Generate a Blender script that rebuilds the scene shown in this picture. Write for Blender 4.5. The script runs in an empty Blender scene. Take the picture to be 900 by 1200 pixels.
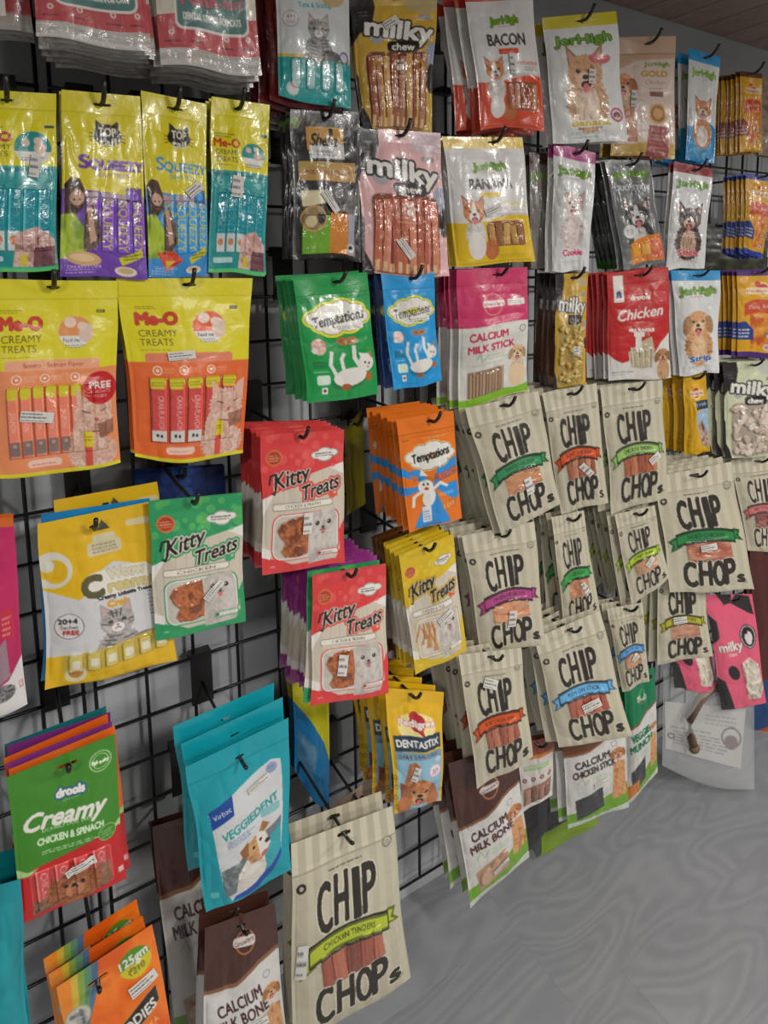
import bpy, math, random
import numpy as np
from mathutils import Matrix, Vector

# ------------------------------------------------------------------ camera, world, lights, exposure
SC = bpy.context.scene
COL = SC.collection
FPX, CX, CY = 749.03, 462.39, 405.27          # focal length and principal point for a 900x1200 frame
MC = np.array([[0.84946576, -0.01246549, 0.52749648],
               [0.0755306, 0.99229795, -0.09818299],
               [-0.52220978, 0.12324521, 0.84386466]])
DCAM, ZCAM, ZCEIL, YWALL = 1.05597, 1.417, 2.03, 0.03
CAMP = np.array([0.0, -DCAM, ZCAM])
cam_d = bpy.data.cameras.new('camera'); cam = bpy.data.objects.new('camera', cam_d); COL.objects.link(cam)
cam_d.sensor_fit = 'VERTICAL'; cam_d.sensor_height = 36.0; cam_d.lens = FPX / 1200 * 36
cam_d.shift_x = (450 - CX) / 1200; cam_d.shift_y = (CY - 600) / 1200; cam_d.clip_start = 0.02
def to_w(v): return Vector((v[0], -v[2], v[1]))
r_, u_, b_ = to_w(MC[0]), to_w(MC[1]), to_w(MC[2])
cam.matrix_world = Matrix(((r_.x, u_.x, b_.x, CAMP[0]), (r_.y, u_.y, b_.y, CAMP[1]), (r_.z, u_.z, b_.z, CAMP[2]), (0, 0, 0, 1)))
SC.camera = cam
SC.view_settings.view_transform = 'Standard'; SC.view_settings.look = 'None'
SC.view_settings.gamma = 1.0; SC.view_settings.exposure = -0.18
try: SC.view_settings.use_curve_mapping = False
except Exception: pass
world = bpy.data.worlds.new('world'); SC.world = world; world.use_nodes = True
bg = world.node_tree.nodes['Background']; bg.inputs[0].default_value = (1.0, 0.97, 0.93, 1); bg.inputs[1].default_value = 0.30
def area(name, loc, sx, sy, power, col=(1.0, 0.965, 0.92), tgt=None):
    l = bpy.data.lights.new(name, 'AREA'); l.shape = 'RECTANGLE'; l.size = sx; l.size_y = sy; l.energy = power; l.color = col
    o = bpy.data.objects.new(name, l); COL.objects.link(o); o.location = loc
    if tgt:
        d = Vector(tgt) - Vector(loc); o.rotation_euler = d.to_track_quat('-Z', 'Y').to_euler()
    return o
area('ceiling_light', (0.7, -1.75, 1.98), 0.12, 0.3, 28)
area('ceiling_light', (2.1, -1.9, 1.98), 0.12, 0.3, 37)
area('ceiling_light', (-0.7, -1.8, 1.98), 0.12, 0.3, 20)
area('ceiling_light', (1.0, -3.6, 1.98), 1.2, 0.5, 58)

# ------------------------------------------------------------------ helpers
def pxray(x, y):
    v = MC.T @ np.array([(x - CX) / FPX, -(y - CY) / FPX, -1.0])
    return np.array([v[0], -v[2], v[1]])
def hit(x, y, d):                     # pixel -> point on the plane d metres in front of the wire grid
    r = pxray(x, y); return CAMP + r * ((-d + DCAM) / r[1])
def hit_plane(x, y, P, n):
    r = pxray(x, y); return CAMP + r * (np.dot(P - CAMP, n) / np.dot(r, n))

def node_mat(name, col, rough=0.5, metal=0.0, attr=False, bump=0.0, bscale=60.0, coat=0.0, spec=0.5, trans=0.0, alpha=1.0):
    m = bpy.data.materials.new(name); m.use_nodes = True
    nt = m.node_tree; b = nt.nodes['Principled BSDF']
    b.inputs['Base Color'].default_value = (*col, 1); b.inputs['Roughness'].default_value = rough
    b.inputs['Metallic'].default_value = metal; b.inputs['Specular IOR Level'].default_value = spec
    b.inputs['Coat Weight'].default_value = coat; b.inputs['Coat Roughness'].default_value = 0.12
    b.inputs['Transmission Weight'].default_value = trans; b.inputs['Alpha'].default_value = alpha
    if attr:
        a = nt.nodes.new('ShaderNodeAttribute'); a.attribute_name = 'print'
        nt.links.new(a.outputs['Color'], b.inputs['Base Color'])
    if bump:
        tc = nt.nodes.new('ShaderNodeTexCoord'); n = nt.nodes.new('ShaderNodeTexNoise')
        n.inputs['Scale'].default_value = bscale; n.inputs['Detail'].default_value = 4
        n.inputs['Distortion'].default_value = 0.6
        bp = nt.nodes.new('ShaderNodeBump'); bp.inputs['Strength'].default_value = bump; bp.inputs['Distance'].default_value = 0.004
        nt.links.new(tc.outputs['Object'], n.inputs['Vector']); nt.links.new(n.outputs['Fac'], bp.inputs['Height'])
        nt.links.new(bp.outputs['Normal'], b.inputs['Normal'])
        if coat: nt.links.new(bp.outputs['Normal'], b.inputs['Coat Normal'])
    return m
M_GLOSS = node_mat('glossy_printed_film', (.8, .8, .8), 0.32, attr=True, bump=0.42, bscale=28, coat=0.27)
M_MATTE = node_mat('matte_printed_film', (.8, .8, .8), 0.42, attr=True, bump=0.4, bscale=26, coat=0.18)
M_CLEAR = node_mat('clear_window_film', (.8, .8, .8), 0.2, attr=True, bump=0.7, bscale=45, coat=0.8)
M_FOIL = node_mat('crimped_seal_film', (.8, .8, .8), 0.3, attr=True, bump=0.5, bscale=60, coat=0.4)
M_CARD = node_mat('paper_sticker', (.8, .8, .8), 0.6, attr=True)
M_BLACK = node_mat('black_powder_coat', (.010, .010, .011), 0.3)
M_HOOK = node_mat('black_hook_coat', (.016, .015, .014), 0.3, bump=0.1, bscale=300)
M_PVC = node_mat('clear_bag_plastic', (.62, .64, .64), 0.1, trans=0.0, alpha=0.3, bump=0.9, bscale=14, coat=1.0)
M_DARKPL = node_mat('dark_plastic', (.03, .03, .032), 0.4)

def mesh_obj(name, verts, faces, mat, parent=None, smooth=False, col=None):
    me = bpy.data.meshes.new(name); me.from_pydata([tuple(v) for v in verts], [], faces); me.update()
    if smooth: me.polygons.foreach_set('use_smooth', [True] * len(me.polygons))
    me.materials.append(mat)
    o = bpy.data.objects.new(name, me); COL.objects.link(o)
    if parent: o.parent = parent
    return o
def grid_mesh(name, P, C, keep, mat, flip=False):
    """P (ny+1,nx+1,3) points, C matching sRGB colours 0..1, keep (ny,nx) bool cells."""
    ny, nx = keep.shape
    idx = np.arange((ny + 1) * (nx + 1)).reshape(ny + 1, nx + 1)
    a, b, c, d = idx[:-1, :-1][keep], idx[1:, :-1][keep], idx[1:, 1:][keep], idx[:-1, 1:][keep]
    q = np.stack([a, b, c, d] if not flip else [a, d, c, b], 1)
    used, inv = np.unique(q, return_inverse=True); inv = inv.reshape(-1)
    V = P.reshape(-1, 3)[used]; K = C.reshape(-1, 3)[used]
    me = bpy.data.meshes.new(name); n = len(used); f = len(q)
    me.vertices.add(n); me.vertices.foreach_set('co', V.astype(np.float32).ravel())
    me.loops.add(f * 4); me.loops.foreach_set('vertex_index', inv.astype(np.int32))
    me.polygons.add(f); me.polygons.foreach_set('loop_start', np.arange(0, f * 4, 4, dtype=np.int32))
    me.polygons.foreach_set('use_smooth', np.ones(f, dtype=bool))
    at = me.color_attributes.new('print', 'BYTE_COLOR', 'POINT')
    at.data.foreach_set('color_srgb', np.concatenate([K, np.ones((n, 1))], 1).astype(np.float32).ravel())
    me.update(calc_edges=True); me.materials.append(mat)
    return me
def link(name, me, parent=None, loc=None):
    o = bpy.data.objects.new(name, me); COL.objects.link(o)
    if parent: o.parent = parent
    if loc is not None: o.location = loc
    return o
def thing(name, label, cat, loc=(0, 0, 0), group=None):
    o = bpy.data.objects.new(name, None); COL.objects.link(o); o.empty_display_size = 0.02
    o.location = loc; o['label'] = label; o['category'] = cat
    if group: o['group'] = group
    return o
def tube(pts, r, seg=8, caps=True):
    pts = [Vector(p) for p in pts]; V = []; F = []
    t0 = (pts[1] - pts[0]).normalized(); up = Vector((0, 0, 1)) if abs(t0.z) < .9 else Vector((1, 0, 0))
    for i, p in enumerate(pts):
        t = (pts[min(i + 1, len(pts) - 1)] - pts[max(i - 1, 0)]).normalized()
        s = t.cross(up).normalized(); w = s.cross(t)
        for k in range(seg):
            a = 2 * math.pi * k / seg; V.append(p + s * math.cos(a) * r + w * math.sin(a) * r)
    for i in range(len(pts) - 1):
        for k in range(seg):
            F.append((i * seg + k, i * seg + (k + 1) % seg, (i + 1) * seg + (k + 1) % seg, (i + 1) * seg + k))
    if caps: F += [tuple(range(seg))[::-1], tuple((len(pts) - 1) * seg + k for k in range(seg))]
    return V, F
def box(c, s):
    x, y, z = c; a, b, d = s[0] / 2, s[1] / 2, s[2] / 2
    V = [(x + i * a, y + j * b, z + k * d) for i in (-1, 1) for j in (-1, 1) for k in (-1, 1)]
    F = [(0, 1, 3, 2), (4, 6, 7, 5), (0, 4, 5, 1), (2, 3, 7, 6), (0, 2, 6, 4), (1, 5, 7, 3)]
    return V, F
def join(parts):
    V = []; F = []
    for v, f in parts:
        o = len(V); V += list(v); F += [tuple(i + o for i in g) for g in f]
    return V, F

# ------------------------------------------------------------------ print artwork: rasterised into vertex colours
_txt = {}
def text_edges(s):
    """outline edges of a string in cap-height units: array (n,4), width"""
    if s in _txt: return _txt[s]
    cu = bpy.data.curves.new('glyphs', 'FONT'); cu.body = s; cu.resolution_u = 3
    ob = bpy.data.objects.new('glyphs', cu); COL.objects.link(ob)
    dg = bpy.context.evaluated_depsgraph_get(); dg.update()
    me = ob.evaluated_get(dg).to_mesh()
    co = np.zeros(len(me.vertices) * 3); me.vertices.foreach_get('co', co); co = co.reshape(-1, 3)[:, :2]
    from collections import defaultdict
    cnt = {}
    for p in me.polygons:
        vs = list(p.vertices); sg = 1
        ar = sum(co[vs[i]][0] * co[vs[(i + 1) % len(vs)]][1] - co[vs[(i + 1) % len(vs)]][0] * co[vs[i]][1] for i in range(len(vs)))
        if ar < 0: vs = vs[::-1]
        for i in range(len(vs)):
            a, b = vs[i], vs[(i + 1) % len(vs)]
            if (b, a) in cnt: del cnt[(b, a)]
            else: cnt[(a, b)] = 1
    ed = np.array([(co[a][0], co[a][1], co[b][0], co[b][1]) for a, b in cnt]) if cnt else np.zeros((0, 4))
    ob.evaluated_get(dg).to_mesh_clear(); bpy.data.objects.remove(ob); bpy.data.curves.remove(cu)
    k = 0.729
    ed = ed / k
    x0, x1 = (ed[:, [0, 2]].min(), ed[:, [0, 2]].max()) if len(ed) else (0, 1)
    ed[:, [0, 2]] -= x0
    _txt[s] = (ed, x1 - x0)
    return _txt[s]
def vnoise(h, w, fy, fx, seed):
    rs = np.random.RandomState(seed); g = rs.rand(int(fy) + 2, int(fx) + 2)
    y = np.linspace(0, fy, h); x = np.linspace(0, fx, w); yi = y.astype(int); xi = x.astype(int)
    ty = (y - yi)[:, None]; tx = (x - xi)[None, :]; ty = ty * ty * (3 - 2 * ty); tx = tx * tx * (3 - 2 * tx)
    yi = np.minimum(yi, int(fy)); xi = np.minimum(xi, int(fx))
    a = g[yi][:, xi]; b = g[yi][:, xi + 1]; c = g[yi + 1][:, xi]; d = g[yi + 1][:, xi + 1]
    return (a * (1 - tx) + b * tx) * (1 - ty) + (c * (1 - tx) + d * tx) * ty
class Art:
    """coordinates are percent of width (x) and of height (y, downwards)"""
    def __init__(s, nx, ny, ar, seed=1):
        s.nx, s.ny, s.ar, s.seed = nx, ny, ar, seed
        s.W, s.H = 2 * (nx + 1), 2 * (ny + 1); s.sx, s.sy = s.W / 100, s.H / 100
        s.im = np.full((s.H, s.W, 3), 200.0); s.hm = np.zeros((s.H, s.W), np.float32); s.seg = np.zeros((s.H, s.W), np.int16); s.names = {}
        s.header = 12.0; s.hole = None; s.clip = None; s.rs = np.random.RandomState(seed)
        s.yy, s.xx = np.mgrid[0:s.H, 0:s.W]; s.yy = (s.yy + .5) / s.sy; s.xx = (s.xx + .5) / s.sx
    def piece(s, name):
        k = 10 + len(s.names); s.names[k] = name; return k
    def unseg(s, pts):
        R = s.raster(s.edges(pts))
        if R is not None:
            m, x0, y0 = R; sl = (slice(y0, y0 + m.shape[0]), slice(x0, x0 + m.shape[1])); s.seg[sl] = np.where(m, 0, s.seg[sl])
    def raster(s, E):                   # E edges in pixels
        if len(E) == 0: return None
        x0 = max(0, int(E[:, [0, 2]].min()) - 1); x1 = min(s.W, int(E[:, [0, 2]].max()) + 2)
        y0 = max(0, int(E[:, [1, 3]].min()) - 1); y1 = min(s.H, int(E[:, [1, 3]].max()) + 2)
        if x1 <= x0 or y1 <= y0: return None
        w, h = x1 - x0, y1 - y0
        xa, ya, xb, yb = E.T; sg = np.where(yb > ya, 1, -1)
        sw = yb < ya; xa, xb = np.where(sw, xb, xa), np.where(sw, xa, xb); ya, yb = np.where(sw, yb, ya), np.where(sw, ya, yb)
        r0 = np.clip(np.ceil(ya - .5).astype(int), y0, y1); r1 = np.clip(np.ceil(yb - .5).astype(int), y0, y1)
        n = np.maximum(r1 - r0, 0); i = np.repeat(np.arange(len(n)), n)
        if len(i) == 0: return None
        r = np.arange(len(i)) - np.repeat(np.cumsum(n) - n, n) + r0[i]
        t = (r + .5 - ya[i]) / (yb[i] - ya[i]); x = xa[i] + t * (xb[i] - xa[i])
        c = np.clip(np.ceil(x - .5).astype(int) - x0, 0, w)
        acc = np.bincount((r - y0) * (w + 1) + c, weights=sg[i], minlength=h * (w + 1)).reshape(h, w + 1)
        return (np.abs(np.cumsum(acc, 1)[:, :w]) > .5), x0, y0
    def edges(s, pts):
        p = np.array(pts, float) * [s.sx, s.sy]; return np.concatenate([p, np.roll(p, -1, 0)], 1)
    def put(s, R, col, a=1.0, h=0.0, seg=None):
        if R is None: return
        m, x0, y0 = R; hh, ww = m.shape; sl = (slice(y0, y0 + hh), slice(x0, x0 + ww))
        if s.clip is not None: m = m & s.clip[sl]
        c = np.array(col, float) if not callable(col) else col(s.xx[sl], s.yy[sl])
        mm = m[..., None] * a
        s.im[sl] = s.im[sl] * (1 - mm) + c * mm
        if h: s.hm[sl] = np.where(m, h, s.hm[sl])
        if seg is not None: s.seg[sl] = np.where(m, seg, s.seg[sl])
    def fill(s, col): s.im[:] = col
    def poly(s, pts, col, a=1.0, **k): s.put(s.raster(s.edges(pts)), col, a, **k)
    def rect(s, x0, y0, x1, y1, col, a=1.0, **k): s.poly([(x0, y0), (x1, y0), (x1, y1), (x0, y1)], col, a, **k)
    def ellpts(s, cx, cy, rx, ry=None, rot=0, n=40, a0=0, a1=360):
        ry = rx if ry is None else ry            # both in percent of width
        out = []
        for k in range(n):
            t = math.radians(a0 + (a1 - a0) * k / (n if a1 - a0 == 360 else n - 1)); x, y = rx * math.cos(t), ry * math.sin(t)
            c, d = math.cos(math.radians(rot)), math.sin(math.radians(rot)); out.append((cx + x * c - y * d, cy + (x * d + y * c) / s.ar))
        return out
    def ell(s, cx, cy, rx, col, ry=None, rot=0, a=1.0, **k): s.poly(s.ellpts(cx, cy, rx, ry, rot), col, a, **k)
    def rrect(s, x0, y0, x1, y1, r, col, a=1.0, **k):
        p = []; ry = r / s.ar
        for (cx, cy, a0) in ((x1 - r, y1 - ry, 0), (x0 + r, y1 - ry, 90), (x0 + r, y0 + ry, 180), (x1 - r, y0 + ry, 270)):
            p += s.ellpts(cx, cy, r, r, 0, 7, a0, a0 + 90)
        s.poly(p, col, a, **k)
    def line(s, pts, w, col, a=1.0):             # w in percent of width
        P = [np.array((x, y * s.ar)) for x, y in pts]
        for p, q in zip(P[:-1], P[1:]):
            d = q - p; L = np.hypot(*d) or 1; n = np.array((-d[1], d[0])) / L * w / 2; e = d / L * w * .3
            s.poly([(v[0], v[1] / s.ar) for v in (p + n - e, q + n + e, q - n + e, p - n - e)], col, a)
    def text(s, t, cx, cy, h, col, w=None, rot=0, shear=0, bold=0, out=None, outw=0, arc=0, align='c', vert=False, squash=None):
        """centre (cx, cy) percent; cap height h in percent of height; w total width in percent of width"""
        ed, tw = text_edges(t)
        if len(ed) == 0: return
        hp = h * s.sy; wp = tw * hp if w is None else w * s.sx
        if squash: wp = tw * hp * squash
        E = ed.copy().reshape(-1, 2); X = E[:, 0] / tw * wp - (wp / 2 if align == 'c' else 0); Y = -(E[:, 1] - .5) * hp
        X = X - Y * shear
        if arc: Y = Y + arc * s.sy * ((X / (wp / 2)) ** 2)
        c, d = math.cos(math.radians(rot)), math.sin(math.radians(rot))
        E = np.stack([cx * s.sx + X * c - Y * d, cy * s.sy + X * d + Y * c], 1).reshape(-1, 4)
        R = s.raster(E)
        if R is None: return
        def dil(R, r):
            m, x0, y0 = R; r = int(round(r)); 
            if r < 1: return R
            hh, ww = m.shape; o = np.zeros((hh + 2 * r, ww + 2 * r), bool)
            for dy in range(-r, r + 1):
                k = int(math.sqrt(r * r - dy * dy) + .3)
                for dx in range(-k, k + 1): o[r + dy:r + dy + hh, r + dx:r + dx + ww] |= m
            ys, xs = max(0, r - y0), max(0, r - x0)
            ny0, nx0 = max(0, y0 - r), max(0, x0 - r)
            o = o[ys:ys + s.H - ny0, xs:xs + s.W - nx0]
            return o, nx0, ny0
        if out is not None: s.put(dil(R, (outw + bold * .65) * s.sx), out)
        s.put(dil(R, bold * .65 * s.sx) if bold else R, col)
    def fine(s, x0, y0, x1, y1, n, col, a=.6, rot=0):        # lines of unreadably small print
        for k in range(n):
            y = y0 + (y1 - y0) * (k + .5) / n; th = (y1 - y0) / n * .45; x = x0; e = x1 - s.rs.rand() * (x1 - x0) * .25
            while x < e:
                l = min(e - x, (x1 - x0) * (.05 + .12 * s.rs.rand())); t = math.tan(math.radians(rot)) / s.ar
                s.poly([(x, y + (x - x0) * t), (x + l, y + (x + l - x0) * t), (x + l, y + th + (x + l - x0) * t), (x, y + th + (x - x0) * t)], col, a); x += l + (x1 - x0) * .03
    def mottle(s, m, cols, fx, fy, seed=0, a=1.0, h=0.0):       # m: polygon pts; patchy food or fur
        R = s.raster(s.edges(m))
        if R is None: return
        mk, x0, y0 = R; n = vnoise(mk.shape[0], mk.shape[1], fy, fx, seed + s.seed) * .65 + vnoise(mk.shape[0], mk.shape[1], fy * 2.7, fx * 2.7, seed + 7) * .35
        n = np.clip((n - .25) * 2, 0, .999); cs = np.array(cols, float); k = n * (len(cs) - 1); i = k.astype(int); t = (k - i)[..., None]
        c = cs[i] * (1 - t) + cs[np.minimum(i + 1, len(cs) - 1)] * t
        sl = (slice(y0, y0 + mk.shape[0]), slice(x0, x0 + mk.shape[1])); mm = mk[..., None] * a
        if s.clip is not None: mm = mm & s.clip[sl][..., None] if mm.dtype == bool else mm * s.clip[sl][..., None]
        s.im[sl] = s.im[sl] * (1 - mm) + c * mm
        if h: s.hm[sl] = np.where(mk, h * n, s.hm[sl])
    def fur(s, pts, col, var=26, seed=0):
        c = np.array(col, float); s.mottle(pts, [c - var * 1.5, c, c + var * .5, c - var * .6, c + var * .9], 7, 12, seed)
    def sticks(s, x0, y0, x1, y1, n, cols, tilt=0, h=.0025, gap=.12, seg=None, name='chew_stick'):
        w = (x1 - x0) / n
        for k in range(n):
            a = x0 + k * w; t = tilt * (s.rs.rand() - .5); c = np.array(cols[k % len(cols)], float) + s.rs.randint(-8, 8)
            e = s.rs.rand() * 3; pc = s.piece(name) if seg is not None else None
            for q, (f0, f1) in enumerate(((0, .3), (.3, .7), (.7, 1))):
                g = w * gap / 2; l = a + g + (w - 2 * g) * f0; r = a + g + (w - 2 * g) * f1
                s.poly([(l + t, y0 + e), (r + t, y0 + e), (r - t, y1), (l - t, y1)], c, 1, h=h * (.75, 1, .75)[q], seg=pc)
    def furry(s, cx, cy, rx, ry, n=56, amp=.07, seed=1):
        rs = np.random.RandomState(seed + int(cx * 7)); out = []
        for k in range(n):
            t = 2 * math.pi * k / n; f = 1 + (amp if k % 2 else -amp * .6) * (.5 + rs.rand()); out.append((cx + rx * f * math.cos(t), cy + ry * f * math.sin(t) / s.ar))
        return out
    def dog(s, cx, cy, r, fur, muz=(225, 215, 205), ears='flop', ear=None, tongue=True, body=True, blaze=None, seed=3):
        ear = ear or tuple(np.array(fur) * .8); A = s.ar; S = lambda y: y / A
        if body: s.fur(s.furry(cx, cy + S(r * 2.0), r * .95, r * 1.5), np.array(muz) * .92, 20, seed)
        if ears == 'up':
            for g in (-1, 1):
                s.poly([(cx + g * r * .95, cy - S(r * .1)), (cx + g * r * 1.05, cy - S(r * 1.55)), (cx + g * r * .25, cy - S(r * .7))], ear)
                s.poly([(cx + g * r * .85, cy - S(r * .35)), (cx + g * r * .95, cy - S(r * 1.25)), (cx + g * r * .45, cy - S(r * .7))], (205, 160, 145))
        s.fur(s.furry(cx, cy, r, r * .98, amp=.05), fur, 26, seed)
        if ears == 'flop':
            for g in (-1, 1): s.fur(s.ellpts(cx + g * r * .95, cy + S(r * .15), r * .33, r * .75, g * -12), ear, 14, seed + 1)
        if blaze: s.poly([(cx - r * .12, cy - S(r * .9)), (cx + r * .12, cy - S(r * .9)), (cx + r * .3, cy + S(r * .3)), (cx - r * .3, cy + S(r * .3))], blaze)
        s.ell(cx, cy + S(r * .42), r * .52, muz, r * .46)
        for g in (-1, 1):
            s.ell(cx + g * r * .42, cy - S(r * .12), r * .13, (38, 28, 24)); s.ell(cx + g * r * .39, cy - S(r * .16), r * .04, (220, 220, 215))
        s.ell(cx, cy + S(r * .2), r * .18, (35, 28, 28), r * .13)
        if tongue:
            s.ell(cx, cy + S(r * .62), r * .3, (70, 32, 32), r * .2); s.ell(cx, cy + S(r * .78), r * .19, (215, 115, 120), r * .27)
        else: s.line([(cx - r * .25, cy + S(r * .52)), (cx, cy + S(r * .45)), (cx + r * .25, cy + S(r * .52))], r * .07, (60, 45, 45))
    def cat(s, cx, cy, r, fur=(165, 160, 155), stripe=(95, 92, 90), muz=(225, 222, 218), body=True, seed=5, eyes=(60, 70, 50)):
        A = s.ar; S = lambda y: y / A
        if body:
            s.fur(s.furry(cx, cy + S(r * 1.75), r * 1.25, r * 1.25), fur, 34, seed); s.fur(s.furry(cx - r * .7, cy + S(r * 2.4), r * .7, r * .5), fur, 34, seed); s.fur(s.furry(cx + r * 1.2, cy + S(r * 2.1), r * .8, r * .4), stripe or fur, 24, seed)
            if stripe:
                for k in range(5): y = cy + S(r * (1.1 + k * .3)); s.line([(cx - r * .8, y), (cx - r * .2, y + S(r * .12))], r * .09, stripe); s.line([(cx + r * .25, y + S(r * .12)), (cx + r * .85, y)], r * .09, stripe)
        for g in (-1, 1):
            s.poly([(cx + g * r * .95, cy - S(r * .2)), (cx + g * r * .9, cy - S(r * 1.35)), (cx + g * r * .2, cy - S(r * .75))], fur)
            s.poly([(cx + g * r * .82, cy - S(r * .4)), (cx + g * r * .82, cy - S(r * 1.1)), (cx + g * r * .4, cy - S(r * .75))], (205, 165, 160))
        s.fur(s.furry(cx, cy, r, r * .85, amp=.05), fur, 28, seed)
        if stripe:
            for k in (-.3, 0, .3): s.line([(cx + k * r, cy - S(r * .8)), (cx + k * r * .7, cy - S(r * .35))], r * .09, stripe)
            for g in (-1, 1): s.line([(cx + g * r * .95, cy), (cx + g * r * .6, cy + S(r * .08))], r * .08, stripe)
        s.ell(cx, cy + S(r * .38), r * .38, muz, r * .3)
        for g in (-1, 1): s.ell(cx + g * r * .4, cy - S(r * .05), r * .15, eyes, r * .12)
        s.ell(cx, cy + S(r * .22), r * .1, (205, 120, 120), r * .07); s.line([(cx - r * .18, cy + S(r * .45)), (cx, cy + S(r * .36)), (cx + r * .18, cy + S(r * .45))], r * .05, (80, 60, 60))
    def out(s):
        im = s.im.reshape(s.ny + 1, 2, s.nx + 1, 2, 3).mean((1, 3)); hm = s.hm.reshape(s.ny + 1, 2, s.nx + 1, 2).mean((1, 3))
        sg = s.seg[::2, ::2][:s.ny, :s.nx]
        return np.clip(im / 255, 0, 1), hm, sg

# ------------------------------------------------------------------ the printed designs
W_, K_ = (228, 224, 216), (30, 28, 26)
def bow(x0, x1, y, th, b, n=14):
    t = np.linspace(-1, 1, n); X = (x0 + x1) / 2 + (x1 - x0) / 2 * t; Y = y + b * t * t
    return [(a, c) for a, c in zip(X, Y)] + [(a, c + th) for a, c in zip(X[::-1], Y[::-1])]
def wave(y, amp, ph=0, x0=0, x1=100, bot=100, n=24, k=1.0, slope=0):
    X = np.linspace(x0, x1, n); return [(a, y + slope * (a - x0) / (x1 - x0) + amp * math.sin(a / 100 * 2 * math.pi * k + ph)) for a in X] + [(x1, bot), (x0, bot)]
def sticker_spot(A, x, y, w, h, rot): A.stk = (x, y, w, h, rot)
def d_chops(A, rib=(110, 165, 80), rt='CHICKEN TENDERS', meat=((150, 75, 55), (175, 100, 75), (120, 58, 42)), ink=None, kind='strips'):
    A.fill((184, 178, 154)); A.header = 13
    for k in range(8): A.rect(k * 13.2, 0, k * 13.2 + 6.2, 15.5, (207, 200, 176)); A.rect(k * 13.2, 15.5, k * 13.2 + 6.2, 100, (192, 186, 162))
    A.rect(0, 15.2, 100, 15.9, (165, 156, 134))
    A.fine(33, 18, 74, 19.6, 1, (70, 62, 50), .8)
    A.ell(8, 22, 4.4, K_); A.ell(8, 22, 2, (180, 172, 150)); A.ell(90, 17.5, 5, (110, 104, 92)); A.ell(90, 17.5, 4, (196, 188, 166)); A.fine(86.5, 16, 93.5, 19.5, 3, (90, 84, 74), .8)
    win = [(24, 57), (78, 55), (80, 72), (26, 74)]
    A.poly(win, meat[0], seg=1)
    if kind == 'strips':
        A.clip = A.raster(A.edges(win)); m = np.zeros((A.H, A.W), bool); r = A.clip; m[r[1] * 0 + r[2]:r[2] + r[0].shape[0], r[1]:r[1] + r[0].shape[1]] = r[0]; A.clip = m
        A.sticks(22, 52, 82, 76, 5, meat, 4, .003, seg=1, name='meat_strip'); A.clip = None
    else: A.mottle(win, list(meat) + [(200, 150, 120)], 3.2, 6.5, 3, h=.004)
    for ps in (0, 1):
        for t, yc, hh, x0, x1 in (('CHIP', 33.5, 24, 21, 79), ('CHOP', 82.5, 21.5, 18, 84)):
            n = len(t); cw = (x1 - x0) / n
            for i, ch in enumerate(t):
                w = cw * (.38 if ch == 'I' else .8); cx = x0 + cw * (i + .5) + (0, 1, .5, -2)[i]; a = (cx, yc + (.8, -.6, .3, 0)[i], hh)
                if ps == 0: A.text(ch, *a, (214, 206, 186), w=w, bold=3.4, rot=(-2, 1, 0, 2)[i])
                else: A.text(ch, *a, (44, 38, 31), w=w, bold=1.9, rot=(-2, 1, 0, 2)[i])
    A.text('s', 86.5, 88.3, 9.5, (44, 38, 31), bold=1.6, w=9, out=(214, 206, 186), outw=1)
    d = tuple(np.array(rib) * .55)
    A.poly([(13, 53), (4, 57), (9, 60), (6, 66), (20, 61), (22, 54)], d); A.poly([(15, 54), (7, 57.3), (11.5, 60), (9, 64), (19, 60)], rib)
    A.poly([(86, 50), (94, 52), (91, 56), (97, 61), (84, 58), (80, 52)], d); A.poly([(86, 51.5), (91, 53), (88, 56), (93, 59.3), (85, 57)], rib)
    A.poly(bow(14, 86, 46.6, 10.6, 4.4), K_ if ink is None else ink); A.poly(bow(15.2, 84.8, 47.6, 8.6, 4.4), rib)
    A.poly(bow(15.2, 84.8, 47.6, 1.3, 4.4), d); A.poly(bow(15.2, 84.8, 55, 1.2, 4.4), d)
    A.text(rt, 50, 51.8, 3.0, K_, w=46, arc=1.6, bold=.15); A.fine(88, 91.5, 95, 94, 2, (70, 62, 50))
    A.hole = (50, 4.6, 13, 2.6)
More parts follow.
